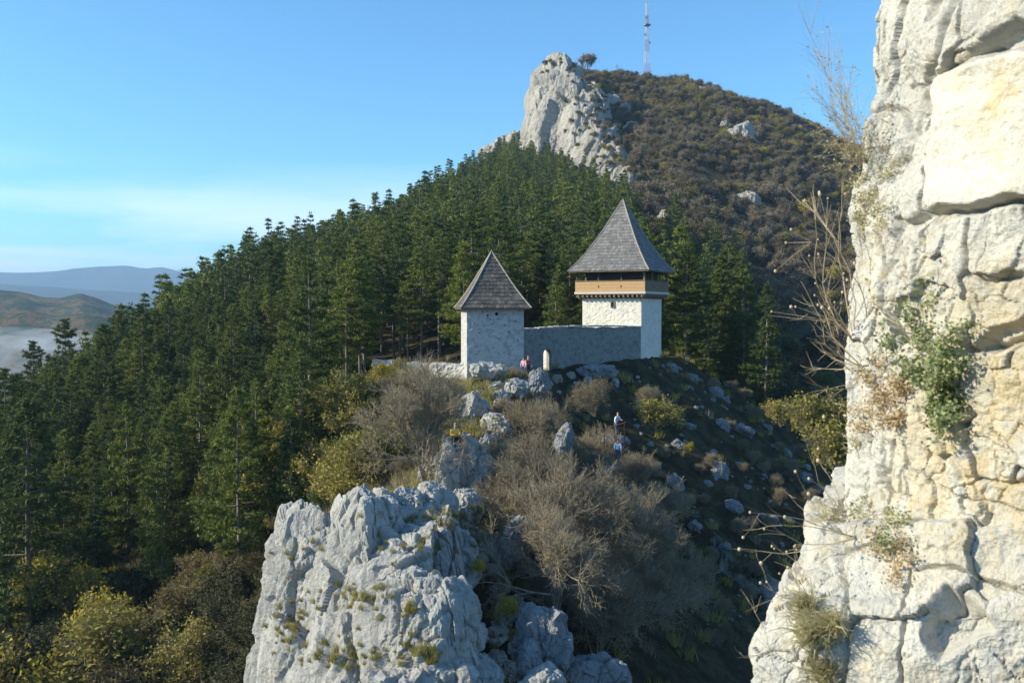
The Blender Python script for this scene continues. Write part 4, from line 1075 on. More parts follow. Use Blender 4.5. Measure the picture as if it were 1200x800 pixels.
# ---- radio mast
mm_, n, b = new_mat('mast_red'); b.inputs['Base Color'].default_value = (.42, .30, .29, 1); b.inputs['Roughness'].default_value = .5
mw_, n, b = new_mat('mast_white'); b.inputs['Base Color'].default_value = (.62, .63, .65, 1); b.inputs['Roughness'].default_value = .5
mg_, n, b = new_mat('mast_grey'); b.inputs['Base Color'].default_value = (.22, .22, .23, 1); b.inputs['Roughness'].default_value = .5
mp_ = at(758, 84, 612); mz = Hs(mp_[0], mp_[1])
mast = empty('radio_mast', (mp_[0], mp_[1], mz - 1), .3, 'tall red and white lattice radio mast standing on the summit', 'mast')
htot = 56; ns_ = 14; hw = lambda z: 2.0 - 1.35 * min(z / 40, 1)
for k in range(ns_):
    za, zc = k * htot / ns_, (k + 1) * htot / ns_; q = MB()
    for sx, sy in ((-1, -1), (1, -1), (1, 1), (-1, 1)):
        q.tube((sx * hw(za), sy * hw(za), za), (sx * hw(zc), sy * hw(zc), zc), .13, .13, 4)
        nx, ny = (-sy, sx)
        q.tube((sx * hw(za), sy * hw(za), za), (nx * hw(zc), ny * hw(zc), zc), .06, .06, 4)
        q.tube((nx * hw(za), ny * hw(za), za), (sx * hw(zc), sy * hw(zc), zc), .06, .06, 4)
        q.tube((sx * hw(zc), sy * hw(zc), zc), (nx * hw(zc), ny * hw(zc), zc), .05, .05, 4)
    q.build('lattice_section', [mw_, mm_][(k // 2) % 2], mast)
q = MB(); q.box((0, 0, 41.5), (1.9, 1.9, .35)); q.build('platform', mg_, mast)
for x, y, z in ((-1.5, -.4, 35), (1.5, -.5, 30), (-1.2, -1, 46)):
    q = MB(); q.tube((x, y - .25, z), (x, y + .25, z), .9, .6, 12); q.build('dish', mw_, mast)
q = MB(); q.tube((0, 0, htot), (0, 0, htot + 6), .12, .05, 5); q.build('antenna', mm_, mast)
# small pole left of the mast
pp = at(723, 80, 575); q = MB(); z0 = Hs(pp[0], pp[1]); q.tube((0, 0, 0), (0, 0, 9), .22, .15, 6); q.tube((-1.1, 0, 8), (1.1, 0, 8), .12, .12, 5)
o = q.build('utility_pole', M_beam); o.location = (pp[0], pp[1], z0 - .5); tag(o, 'small wooden pole with cross arm left of the mast', 'pole')

# ---- railing by the path
rp0 = at(706, 503.5, 75.0); rp1 = at(734, 494.5, 74.0)
M_rr = wood_mat('red_paint', (.05, .018, .014), (.07, .022, .018), (.09, .03, .022))
rl = empty('wooden_railing', rp0, 0, 'short dark red wooden handrail in front of the person in white', 'railing')
q = MB(); q.tube((0, 0, 0), rp1 - rp0, .05, .045, 6); q.build('rail', M_rr, rl)
for t in (.08, .5, .92):
    p = (rp1 - rp0) * t; g_ = Hs(*(rp0 + p)[:2]) - rp0[2] - .1
    q = MB(); q.tube((p[0], p[1], min(g_, p[2] - .8)), p, .045, .04, 6); q.build('post', M_rr, rl)

# ------------------------------------------------------------------ people
def skin_mat(name, c, r=.6):
    m, n, b = new_mat(name); n.links.new(ramp(n, noise(n, 12, 3, .6, worldpos(n)), [(.3, tuple(q * .82 for q in c)), (.7, c)]), b.inputs['Base Color']); b.inputs['Roughness'].default_value = r; return m
M_skin = skin_mat('skin', (.62, .40, .30))
def skinned(name, joints, radii, edges, mat, parent, root=0, sub=2):
    me = bpy.data.meshes.new(name); me.from_pydata(joints, edges, []); o = link(name, me, parent); me.materials.append(mat)
    sk = o.modifiers.new('skin', 'SKIN'); sk.use_smooth_shade = True
    for i, r in enumerate(radii):
        v = me.skin_vertices[0].data[i]; r = r if isinstance(r, tuple) else (r, r); v.radius = r; v.use_root = (i == root)
    s = o.modifiers.new('sub', 'SUBSURF'); s.levels = sub; s.render_levels = sub
    return o
def person(loc, rz, label, shirt, trousers, hair, pose='stand', pack=None, h=1.72):
    P_ = empty('person', loc, rz, label, 'person'); k = h / 1.72
    J = {}; 
    if pose == 'sit': hip = Vector((0, 0, .12)); 
    else: hip = Vector((0, 0, .93))
    J['pel'] = hip; J['wai'] = hip + Vector((0, -.02, .17)); J['che'] = hip + Vector((0, -.03 if pose != 'lean' else -.16, .40)); J['nec'] = J['che'] + Vector((0, -.02, .15)); J['hb'] = J['nec'] + Vector((0, -.03, .10)); J['ht'] = J['hb'] + Vector((0, -.03, .15))
    for s, n_ in ((-1, 'l'), (1, 'r')):
        J['hp' + n_] = hip + Vector((s * .10, 0, -.04)); J['sh' + n_] = J['che'] + Vector((s * .19, 0, .07))
        if pose == 'sit':
            J['kn' + n_] = hip + Vector((s * .16, -.40, .18)); J['an' + n_] = J['kn' + n_] + Vector((0, -.10, -.40)); J['el' + n_] = J['sh' + n_] + Vector((s * .06, -.12, -.24)); J['wr' + n_] = J['el' + n_] + Vector((-s * .08, -.21, .02))
        else:
            f_ = .10 if n_ == 'l' else -.08
            J['kn' + n_] = hip + Vector((s * .11, -.04 - f_ * .6, -.45)); J['an' + n_] = J['kn' + n_] + Vector((0, .05 - f_ * .5, -.41)); J['el' + n_] = J['sh' + n_] + Vector((s * .07, -.03 + f_ * .4, -.27)); J['wr' + n_] = J['el' + n_] + Vector((-s * .02, -.13 + f_ * .3, -.21) if n_ == 'l' or pose == 'stand' else (-s * .05, -.22, .04))
        J['to' + n_] = J['an' + n_] + Vector((0, -.17, -.05))
        dr = (J['wr' + n_] - J['el' + n_]).normalized(); J['pa' + n_] = J['wr' + n_] + dr * .08
        sd_ = dr.cross(Vector((s, 0, 0))).normalized()
        for q_ in range(4):
            b_ = J['pa' + n_] + sd_ * (.03 - q_ * .02); L1 = (.045, .05, .046, .036)[q_]
            J['f%d%s' % (q_, n_)] = b_ + dr * L1; J['g%d%s' % (q_, n_)] = b_ + dr * (L1 * 1.7) + Vector((-s * .02, 0, 0))
        J['t0' + n_] = J['wr' + n_] + dr * .035 + sd_ * .035; J['t1' + n_] = J['t0' + n_] + dr * .035 + sd_ * .02
    names = list(J); rad = {}
    for n_ in names:
        rad[n_] = {'pel': (.13, .10), 'wai': (.12, .09), 'che': (.15, .105), 'nec': .055, 'hb': (.078, .09), 'ht': (.07, .085)}.get(n_) or {'hp': .095, 'sh': .062, 'kn': .06, 'an': .042, 'el': .042, 'wr': .028, 'to': .035, 'pa': (.035, .018)}.get(n_[:2]) or .0085
    E = [('pel', 'wai'), ('wai', 'che'), ('che', 'nec'), ('nec', 'hb'), ('hb', 'ht')]
    for s in 'lr':
        E += [('pel', 'hp' + s), ('hp' + s, 'kn' + s), ('kn' + s, 'an' + s), ('an' + s, 'to' + s), ('che', 'sh' + s), ('sh' + s, 'el' + s), ('el' + s, 'wr' + s), ('wr' + s, 'pa' + s), ('wr' + s, 't0' + s), ('t0' + s, 't1' + s)]
        for q_ in range(4): E += [('pa' + s, 'f%d%s' % (q_, s)), ('f%d%s' % (q_, s), 'g%d%s' % (q_, s))]
    ix = {n_: i for i, n_ in enumerate(names)}
    skinned('body', [J[n_] * k for n_ in names], [rad[n_] if isinstance(rad[n_], tuple) else (rad[n_],) * 2 for n_ in names], [(ix[a], ix[b_]) for a, b_ in E], M_skin, P_)
    def sub(name, keep, grow_, mat, cut=()):
        pts = []; rr = []; id_ = {}
        for n_ in keep:
            id_[n_] = len(pts); r_ = rad[n_] if isinstance(rad[n_], tuple) else (rad[n_],) * 2; pts.append(J[n_] * k); rr.append((r_[0] + grow_, r_[1] + grow_))
        for a, b_, t in cut:
            id_[b_] = len(pts); pts.append((J[a] + (J[b_] - J[a]) * t) * k); r_ = rad[b_] if isinstance(rad[b_], tuple) else (rad[b_],) * 2; rr.append((r_[0] + grow_, r_[1] + grow_))
        ed = [(id_[a], id_[b_]) for a, b_ in E if a in id_ and b_ in id_]
        return skinned(name, pts, rr, ed, mat, P_)
    sub('jacket', ['pel', 'wai', 'che', 'shl', 'shr', 'ell', 'elr'], .028, shirt, [('ell', 'wrl', .9), ('elr', 'wrr', .9)])
    sub('trousers', ['pel', 'hpl', 'hpr', 'knl', 'knr'], .022, trousers, [('knl', 'anl', .95), ('knr', 'anr', .95)])
    for s in 'lr':
        q = MB(); a = J['an' + s] * k; t = J['to' + s] * k; c_ = (a + t) / 2; q.box((c_.x, c_.y + .01, a.z - .045), (.05, .14, .045)); q.build('shoe', M_nearblack, P_, bevel=.03)
    hd = (J['hb'] + J['ht']) / 2 * k
    v, f = ico(3); hv = v * np.array([.088, .105, .115]) + np.array(hd) + np.array([0, .012, .035]); keepf = [t for t in f if (v[t].mean(0)[2] > -.1 or v[t].mean(0)[1] > .2) and not (v[t].mean(0)[1] < -.55 and v[t].mean(0)[2] < .55)]
    link('hair', mesh_np('hair', hv, np.array(keepf), [hair], smooth=True), P_)
    for s in (-1, 1):
        ev = v * .012 + np.array(hd) + np.array([s * .032, -.10, .0]); link('eye', mesh_np('eye', ev, f, [M_nearblack], smooth=True), P_)
    nv_ = v * np.array([.014, .02, .024]) + np.array(hd) + np.array([0, -.108, -.03]); link('nose', mesh_np('nose', nv_, f, [M_skin], smooth=True), P_)
    if pack:
        q = MB(); c_ = J['che'] * k + Vector((0, .22, -.06)); q.box(c_, (.15, .09, .22)); q.box(c_ + Vector((0, .09, -.05)), (.11, .04, .12)); q.build('backpack', pack, P_, bevel=.05)
    return P_
def cmat(name, c):
    return skin_mat(name, c, .85)
M_pink, M_red, M_white, M_blue, M_yel, M_jean, M_blk, M_hb, M_hf = (cmat('pink_cloth', (.75, .42, .46)), cmat('red_cloth', (.55, .08, .06)), cmat('white_cloth', (.80, .82, .86)), cmat('light_blue_cloth', (.50, .68, .85)),
    cmat('yellow_cloth', (1.0, .52, .02)), cmat('denim', (.06, .09, .16)), cmat('black_cloth', (.03, .03, .035)), cmat('brown_hair', (.09, .05, .03)), cmat('fair_hair', (.45, .30, .16)))
def stand_at(px, py_foot, Yd, lift=0):
    p = at(px, py_foot, Yd); g_ = Hs(p[0], p[1]); return (p[0], p[1], p[2])
FEET = []
def put_person(px, py, Yd, *a, **k):
    p = at(px, py, Yd); FEET.append(p); return person(p, *a, **k)
put_person(614, 441, 83.6, -.4, 'person in pink top and dark trousers at the small tower corner', M_pink, M_jean, M_hb)
put_person(618.5, 439.5, 84.3, .5, 'person in red and dark clothing behind the one in pink', M_red, M_blk, M_fair if False else M_hf)
put_person(722, 508, 75.4, .6, 'person in white shirt leaning at the dark red handrail', M_white, M_jean, M_hf, 'lean')
put_person(724, 541, 70, -.2, 'person in light blue jacket lower on the path below the handrail', M_blue, M_jean, M_hb, 'stand', M_blk)
_ob = [o_ for o_ in col.objects if o_.get('label', '').startswith('upright grey rock pinnacle')][0]; _co = np.array([v.co[:] for v in _ob.data.vertices]) + np.array(_ob.location)
_t = at(533, 519, 55.2); _m = np.hypot(_co[:, 0] - _t[0], _co[:, 1] - _t[1]) < .25; print('seat', _co[_m, 2].max() if _m.any() else None, _t[2])
put_person(533, 516.0, 55.0, .3, 'person in yellow jacket sitting on top of the rock pinnacle', M_yel, M_blk, M_hf, 'sit', None, 1.95)
for k, (p, s) in enumerate([(FEET[0], 1.0), (FEET[2], .8), (FEET[3], .9)]):
    # a trodden stone under the feet
    o = link('flat_stone', rock_mesh('flat_stone', (p[0], p[1], 0), (1.3 * s, 1.0 * s, .6 * s), 90 + k, 5, M_boulder_shade, 12, .5, 1)); zz = max(v.co.z for v in o.data.vertices if abs(v.co.x) < .35 and abs(v.co.y) < .35)
    o.location = (p[0], p[1] + .1, p[2] - zz); tag(o, ['flat rock the person in pink stands on', 'flat rock under the person at the handrail', 'flat rock under the person in light blue'][k], 'rock')
# ------------------------------------------------------------------ planting
def jitter_grid(x0, x1, y0, y1, step, seed):
    g = np.random.default_rng(seed); xs = np.arange(x0, x1, step); ys = np.arange(y0, y1, step)
    A, B = np.meshgrid(xs, ys); n = A.size
    return A.ravel() + g.uniform(-.45, .45, n) * step, B.ravel() + g.uniform(-.45, .45, n) * step, g
# pines of the wood
x, y, g = jitter_grid(-330, 330, 76, 600, 5.5, 41)
z = H(x, y); px, py = proj(x, y, z)
def poly_in(px, py, poly):
    c = np.zeros(len(px), bool)
    for i in range(len(poly)):
        x1, y1 = poly[i]; x2, y2 = poly[(i + 1) % len(poly)]
        c ^= ((y1 > py) != (y2 > py)) & (px < (x2 - x1) * (py - y1) / (y2 - y1 + 1e-12) + x1)
    return c
wood = [(-260, 380), (-60, 440), (0, 400), (300, 240), (450, 200), (560, 150), (620, 190), (660, 205), (705, 225), (735, 245), (760, 330), (770, 440), (560, 440), (420, 445), (385, 560), (335, 630), (260, 690), (120, 730), (-260, 780)]
right = [(770, 300), (800, 285), (840, 310), (870, 340), (880, 400), (880, 440), (880, 460), (770, 450)]
mk = poly_in(px, py, wood) & (y < 560) & ~((px > 540) & (y < 118)) & ~((px > 400) & (y < 108))
hx = HS(x, y); mk &= ~((hx > z - .8) & (y < 112) & (px > 380))
mr = poly_in(px, py, right) & (g.random(len(px)) < .55) & (y > 118)
keep = (mk | mr)
x, y, z, px, py = x[keep], y[keep], z[keep], px[keep], py[keep]; isr = mr[keep]
size = (.62 + .68 * rng.beta(1.6, 1.6, len(x))) * np.where(y > 300, .85, 1.0) * np.where(y < 150, .95, 1.0)
infr = (px > -80) & (px < 1100)
score = np.where(infr, 1 / y, 0); order = np.argsort(-score)
ind = order[:290]; rest = order[290:]
print('pines', len(x))
PG = {}
for j, i in enumerate(ind):
    zt_ = proj(x[i], y[i], z[i] + 10)[0]
    row = 'front' if y[i] < 112 else ('middle' if y[i] < 140 else 'rear')
    if isr[i]: wh = 'on the shaded slope right of the big tower'
    else:
        bands = [(60, 'at the left edge'), (150, 'under the distant hills'), (240, 'on the lower left slope'), (330, 'above the left end of the crag'), (430, 'beyond the low stone wall'), (535, 'just left of the small tower'), (625, 'behind the small tower'), (672, 'between the two towers'), (2000, 'behind the big tower')]
        wh = [t for l_, t in bands if zt_ < l_][0]
    sz_ = 'tall' if size[i] > 1.08 else ('small' if size[i] < .82 else 'middling')
    lab = '%s pine, %s rows, %s' % (sz_, row, wh); gr = '%s pines in the %s rows %s' % (sz_, row, wh)
    if px[i] < 380 and (py[i] > 440 or y[i] < 125): k = [0, 2, 4, 0][j % 4]
    elif 380 < px[i] < 560: k = [1, 5, 3, 5][j % 4]
    else: k = int(rng.integers(0, 6))
    place_pine(k, x[i], y[i], size[i], lab, gr, rng.uniform(.9, 1.12), z[i])
# named pines that stand out
for px_, pyt, Yp, k, lab in [(897, 333, 116, 4, 'sunlit conical pine standing apart at the right of the dark slope'), (845, 300, 124, 2, 'sunlit full crowned pine right of the big tower, third from the tower'), (873, 318, 121, 0, 'sunlit pine next to the one standing apart'), (832, 338, 117, 4, 'shorter bright pine in front of the others right of the tower'), (800, 262, 138, 2, 'tallest pine rising right of the big tower roof')]:
    q_ = at(px_, pyt, Yp); zz = Hs(q_[0], q_[1]); place_pine(k, q_[0], q_[1], (q_[2] - zz + .3) / (15, 16, 14, 15.5, 14.5, 16.5)[k], lab)
for px_, pyb, pyt, k, lab in [(806, 400, 283, 5, 'lighter green pine with a bare trunk just right of the gallery'), (404, 460, 300, 5, 'tall pine with pale bare trunk above the scrub left of the towers'), (421, 468, 300, 1, 'tall pine with dark straight trunk right of the pale trunked one'),
                              (652, 385, 322, 4, 'small bright green pine between the two towers'), (30, 640, 470, 0, 'broad dark pine at the far left above the shrubs'), (300, 560, 440, 2, 'bright green pine standing just above the crag at its left')]:
    Yp = {806: 118, 404: 98, 421: 99, 652: 112, 30: 92, 300: 88}[px_]
    q_ = at(px_, pyb, Yp); zz = Hs(q_[0], q_[1]); ztop_ = at(px_, pyt, Yp)[2]
    place_pine(k, q_[0], q_[1], (ztop_ - zz) / (15, 16, 14, 15.5, 14.5, 16.5)[k], lab)
src = []
for k in range(4):
    i = rest[k * 3]; o = link('pine_tree', FPINE[k]); o.location = (x[i], y[i], z[i] - .3); tag(o, 'far pine of the wood, ' + ('near the skyline ' if y[i] > 200 else 'below the skyline ') + ('far left' if px[i] < 300 else ('left of the small tower' if px[i] < 540 else 'above the towers')) + ', ' + ['widest crown', 'middling crown', 'slim crown', 'lowest'][k], 'pine tree', 'far pines in the upper wood'); src.append(o)
rr = np.array([q for q in rest if q not in set(rest[[0, 3, 6, 9]])])
stuff_instances('pine_wood', src, np.stack([x[rr], y[rr], z[rr] - .3], 1), size[rr], rng.uniform(0, 6.28, len(rr)), rng.integers(0, 4, len(rr)), 'dense pine wood covering the upper slope')

# bare trees of the mountain
x, y, g = jitter_grid(-40, 560, 230, 760, 4.6, 42)
z = H(x, y); px, py = proj(x, y, z)
mount = [(672, 100), (690, 60), (1300, 60), (1340, 420), (1000, 470), (940, 470), (905, 400), (880, 330), (800, 290), (760, 290), (735, 240), (745, 190), (700, 130), (670, 105)]
mk = poly_in(px, py, mount) & (px < 1330) & (fbm(np.stack([x * .05, y * .05, x * 0], 1), 3, 90) > -.38) & ((px > 740) | (py < 110 + (px - 680) * 1.6))
x, y, z, px, py = x[mk], y[mk], z[mk], px[mk], py[mk]
# hidden beyond the crest: drop
vis = (z / y) > -.3
order = np.argsort(y); print('mountain trees', len(x))
gg = np.random.default_rng(5)
vid = np.where(fbm(np.stack([x * .012, y * .012, x * 0], 1), 3, 88) + gg.normal(0, .22, len(x)) > .42, gg.choice([3, 4, 2], len(x), p=[.68, .12, .2]), gg.choice(5, len(x), p=[.40, .30, .22, .05, .03])); siz = gg.uniform(.4, 1.0, len(x)) * (1 + .35 * fbm(np.stack([x * .03, y * .03, x * 0], 1), 2, 89))
labs = ['bare grey brown tree on the mountain flank', 'slim bare brown tree on the mountain flank', 'tree with few brown leaves on the mountain flank', 'tree with thin olive leaves on the mountain flank', 'tree with yellow autumn leaves on the mountain flank']
inf = [i for i in order if px[i] < 1010][:290]; s_ = set(inf); srcs = [None] * 5
for i in inf:
    v_ = vid[i]; wh = ('behind the big tower roof' if px[i] < 770 else ('above the right hand pines' if px[i] < 860 else 'by the near cliff')) + (', upper part' if py[i] < 290 else ', lower part')
    o = place_multi('bare_tree' if v_ < 3 else 'autumn_tree', FBARE[v_], x[i], y[i], z[i] - .3, siz[i], gg.uniform(0, 6.28), labs[v_].replace('on the mountain flank', '') .strip() + ' ' + wh, 'tree', ['grey bare trees', 'slim bare trees', 'browned trees', 'olive trees', 'yellow trees'][v_] + ' ' + wh)
    if srcs[v_] is None: srcs[v_] = o
rr = np.array([i for i in order if i not in s_])
stuff_instances('mountain_thicket', srcs, np.stack([x[rr], y[rr], z[rr] - .3], 1), siz[rr], gg.uniform(0, 6.28, len(rr)), vid[rr], 'brown leafless thicket covering the mountain')
for px_, py_, v_, s__, lab in [(688, 78, 0, 1.6, 'round bare tree on the skyline right of the cliff top'), (660, 72, 3, .9, 'brownish bush on the very top of the summit cliff'), (645, 74, 2, .7, 'low bush at the left end of the cliff top'),
                               (870, 232, 4, 1.0, 'orange yellow tree in the middle of the mountain flank'), (850, 165, 4, .9, 'yellow tree next to the grey rock on the upper flank'), (600, 168, 0, .9, 'bare bush on the skyline left of the summit cliff'), (582, 176, 2, .8, 'small bare bush at the left foot of the skyline rocks')]:
    Yp = {688: 548, 660: 532, 645: 528, 600: 576, 582: 576}.get(px_); p = ray_ground(px_, py_, 200) if Yp is None else at(px_, py_, Yp)
    if p is None: continue
    place_multi('hill_tree', FBARE[v_], p[0], p[1], p[2] - (.5 if Yp is None else 2.5), s__, 1.0, lab, 'tree')

# scrub on the spur: bare shrubs
def ray_many(pxs, pys, y0, y1):
    out_ = []
    for a, b_ in zip(pxs, pys):
        p = ray_ground(a, b_, y0, y1, 260); out_.append(p)
    return out_
def scrub(n, poly, kinds, smin, smax, seed, y0, y1, mind=1.3):
    g = np.random.default_rng(seed); xs = [q[0] for q in poly]; ys = [q[1] for q in poly]; got = []; tries = 0
    while len(got) < n and tries < n * 30:
        tries += 1; a, b_ = g.uniform(min(xs), max(xs)), g.uniform(min(ys), max(ys))
        if not poly_in(np.array([a]), np.array([b_]), poly)[0]: continue
        p = ray_ground(a, b_, y0, y1, 200)
        if p is None or any((p[0] - q[0]) ** 2 + (p[1] - q[1]) ** 2 < mind ** 2 for q in got): continue
        got.append(p); name, me, lab, cat, gr = kinds[int(g.integers(0, len(kinds)))]
        place_multi(name, me, p[0], p[1], p[2] - .1, g.uniform(smin, smax), g.uniform(0, 6.28), lab, cat, gr, sz=g.uniform(.85, 1.15))
    return got
def bk(gr, lab): return [('bare_shrub', BARE[k], lab, 'shrub', gr) for k in range(4)]
scrub(23, [(585, 590), (640, 520), (700, 560), (790, 640), (810, 740), (720, 790), (660, 760), (600, 660)], bk('bare shrubs right of the crag', 'bare grey brown shrub in the thicket right of the crag'), .7, 1.35, 1, 36, 90, 1.5)
scrub(15, [(560, 560), (590, 440), (660, 450), (700, 530), (640, 600), (590, 600)], bk('bare shrubs below the doorway', 'low bare shrub among rocks below the curtain wall doorway'), .3, .65, 2, 45, 90, 1.2)
scrub(24, [(420, 440), (515, 436), (520, 520), (500, 560), (400, 580), (340, 590), (380, 500)], [('leafy_shrub', OLIVE[k], 'olive green shrub on the sunny slope left of the small tower', 'shrub', 'olive shrubs left of the small tower') for k in (0, 1, 0, 0, 4)] + bk('bare shrubs left of the small tower', 'grey leafless shrub on the sunny slope left of the small tower')[:1], .4, .75, 3, 50, 110, 1.4)
scrub(22, [(310, 500), (420, 470), (440, 570), (400, 600), (300, 610)], [('leafy_shrub', OLIVE[k], 'leafy shrub on the slope just above the crag', 'shrub', 'leafy shrubs above the crag') for k in (0, 2, 0)], .7, 1.2, 4, 50, 110, 1.6)
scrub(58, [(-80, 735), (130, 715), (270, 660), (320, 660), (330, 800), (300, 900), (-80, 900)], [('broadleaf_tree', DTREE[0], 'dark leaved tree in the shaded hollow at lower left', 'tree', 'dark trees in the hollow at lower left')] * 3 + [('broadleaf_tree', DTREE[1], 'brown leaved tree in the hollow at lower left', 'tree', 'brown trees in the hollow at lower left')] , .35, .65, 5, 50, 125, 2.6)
scrub(80, [(740, 430), (960, 450), (985, 560), (960, 760), (820, 790), (780, 600)], bk('bare shrubs on the shaded flank', 'small bare shrub on the dark flank right of the path')[:3], .15, .42, 6, 45, 130, 1.0)
scrub(26, [(800, 400), (990, 400), (1000, 560), (940, 520), (860, 440)], [('broadleaf_tree', DTREE[k], 'dull broadleaf tree in the shaded valley right of the towers', 'tree', 'trees in the shaded valley at the right') for k in (0, 1, 3)] + [('bare_tree', BTREE[0], 'leafless tree in the shaded valley right of the towers', 'tree', 'bare trees in the shaded valley at the right')], .5, .9, 7, 110, 320, 4)
# individual plants
def plant(name, me, px_, Yp, s, lab, cat='shrub', rz=0.0, sz=1.0, dz=-.1):
    p = at(px_, 400, Yp); zz = Hs(p[0], p[1]); return place_multi(name, me, p[0], p[1], zz + dz, s, rz, lab, cat, sz=sz)
def plant_px(name, me, px_, py_, Yp, s, lab, cat='shrub', rz=0.0, sz=1.0):
    p = at(px_, py_, Yp); return place_multi(name, me, p[0], p[1], p[2], s, rz, lab, cat, sz=sz)
plant_px('bare_shrub', BARE[2], 697, 488, 79, .80, 'rounded pale bare shrub just below the curtain wall')
plant_px('leafy_shrub', OLIVE[0], 770, 505, 80, .75, 'yellow green shrub right of the handrail')
plant_px('bare_shrub', BARE[0], 745, 575, 68, .72, 'spreading pale bare shrub below the yellow green one')
plant_px('bare_shrub', BARE[1], 757, 480, 84, .55, 'thin upright bare shrub behind the yellow green one')
plant_px('bare_tree', BTREE[1], 500, 578, 57, .88, 'slender leafless tree with several grey stems left of the seated person', 'tree')
plant_px('bare_tree', BTREE[0], 690, 730, 50, 1.15, 'largest leafless tree in the thicket, with a crooked pale trunk', 'tree')
plant_px('bare_tree', BTREE[1], 625, 650, 54, .75, 'leafless tree with several upright stems beside the crag shoulder', 'tree')
plant_px('bare_tree', BTREE[0], 655, 760, 46, .95, 'leafless tree behind the large blue grey boulder', 'tree', 1.1)
plant_px('bare_tree', BTREE[0], 640, 640, 62, .7, 'leafless tree high in the thicket under the tall shaded boulder', 'tree', 2.4)
plant_px('bare_tree', BTREE[1], 745, 745, 50, .85, 'leafless tree at the lower right corner of the thicket', 'tree', .4)
plant_px('bare_tree', BTREE[0], 735, 690, 54, .62, 'leafless tree leaning at the right edge of the thicket', 'tree', 2.0)
plant_px('bare_shrub', BARE[3], 838, 550, 76.5, .35, 'small dry shrub growing on top of the large rounded boulder')
plant_px('yellow_shrub', OLIVE[4], 808, 530, 79, .24, 'small yellow plant between the boulders of the shaded flank')
plant_px('yellow_shrub', OLIVE[4], 597, 725, 42.5, .26, 'bright yellow little shrub in shade right of the crag')
plant_px('yellow_shrub', OLIVE[4], 562, 672, 44, .18, 'tiny orange yellow plant on the crag shoulder')
plant_px('juniper_bush', OLIVE[2], 500, 722, 39.5, .42, 'dark green juniper bush growing on the middle of the crag')
plant_px('leafy_shrub', OLIVE[0], 960, 520, 66, .95, 'sunlit yellow green bush rising beside the near cliff edge')
plant_px('leafy_shrub', OLIVE[0], 988, 560, 60, .95, 'ochre bush partly hidden by the near cliff edge')
plant_px('leafy_shrub', OLIVE[0], 915, 500, 90, .7, 'dim olive bush on the flank left of the sunlit one')
for px_, pyt, Yp, m_, sp__, lab in [(243, 668, 84, 2, 1.0, 'tall olive yellow tree just left of the crag foot'), (132, 738, 78, 2, 1.25, 'rounded olive yellow tree at the bottom left'), (195, 735, 80, 3, 1.1, 'pale green tree between the two olive yellow ones'), (70, 655, 92, 4, .8, 'yellow leaved tree in the dark hollow at the left'),
                            (6, 765, 76, 4, 1.0, 'yellow leaved bush in the bottom left corner'), (252, 560, 100, 4, .6, 'pale yellow tree above the hollow near the crag'), (285, 640, 90, 3, .9, 'green tree in the hollow left of the crag'), (112, 705, 86, 4, .8, 'small yellow tree among dark ones at the left'), (352, 545, 84, 2, .9, 'olive tree right behind the top of the crag'),
                            (165, 760, 76, 1, 1.1, 'brown leaved bush at the bottom edge between olive trees'), (40, 745, 80, 0, 1.1, 'dark tree at the bottom edge near the left corner'), (280, 740, 76, 2, 1.0, 'olive bush squeezed against the left foot of the crag'), (225, 745, 76, 2, .9, 'low olive bush below the tall olive yellow tree')]:
    p = at(px_, pyt, Yp); zz = Hs(p[0], p[1]); s_ = max((p[2] - zz) / 7.6, .15)
    o = place_multi('autumn_tree', DTREE[m_], p[0], p[1], zz - .1, s_, px_ * .1, lab, 'tree'); o.scale = (s_ * sp__, s_ * sp__, s_)
# dry grass and low scrub over the ground
tg = [tuft_mesh(900, 70, .55), tuft_mesh(901, 60, .45, M_olive, w=.05), tuft_mesh(902, 50, .5, M_twig, w=.03)]
tsrc = []
for k, (a, b_) in enumerate([(455, 742), (388, 760), (520, 615)]):
    p = at(a, b_, 40.5); o = link('grass_tuft', tg[k]); o.location = p; o.scale = (1.6, 1.6, 1.3)
    tag(o, ['yellowish grass tuft on the middle ledge of the crag', 'olive grass tuft on the lower left ledge of the crag', 'dry stems on the upper ledge of the crag'][k], 'grass'); tsrc.append(o)
x, y, g = jitter_grid(-60, 60, 26, 125, .85, 44)
z = H(x, y); px, py = proj(x, y, z); mk = (px > -60) & (px < 1030) & (py < 850) & (g.random(len(px)) < np.where((px > 640) & (x > 3), .12, .8))
x, y, z = x[mk], y[mk], z[mk]; print('tufts', len(x))
stuff_instances('dry_grass', tsrc, np.stack([x, y, z], 1), g.uniform(.8, 2.0, len(x)), g.uniform(0, 6.28, len(x)), g.choice(3, len(x), p=[.45, .3, .25]), 'dry grass and low stems between the rocks')
# grass on the crag ledges: dropped onto the upward facing rock
dg = bpy.context.evaluated_depsgraph_get()
bpy.context.view_layer.update()
pts = []; g = np.random.default_rng(77)
for (a, b_, wd, hg, n_) in [(345, 725, 16, 22, 26), (420, 700, 40, 18, 40), (405, 770, 45, 16, 50), (480, 715, 18, 8, 14), (490, 760, 30, 14, 24), (520, 610, 40, 12, 36), (545, 625, 34, 20, 36), (470, 640, 60, 30, 22), (350, 660, 30, 30, 10), (505, 770, 20, 10, 16), (600, 480, 60, 40, 60), (560, 455, 40, 25, 30), (330, 750, 14, 16, 16), (560, 600, 30, 12, 20), (590, 720, 30, 40, 30)]:
    for _ in range(n_):
        d = at(a + g.normal(0, wd * .55), b_ + g.normal(0, hg * .55), 1.0); d = Vector(d).normalized()
        ok, loc, nr_, idx, ob, mt = scene.ray_cast(dg, Vector((0, 0, 0)), d)
        if ok and nr_.z > -.1 and loc.y < 85 and loc.y > 25: pts.append(loc[:])
print('crag tufts', len(pts))
bpts = []
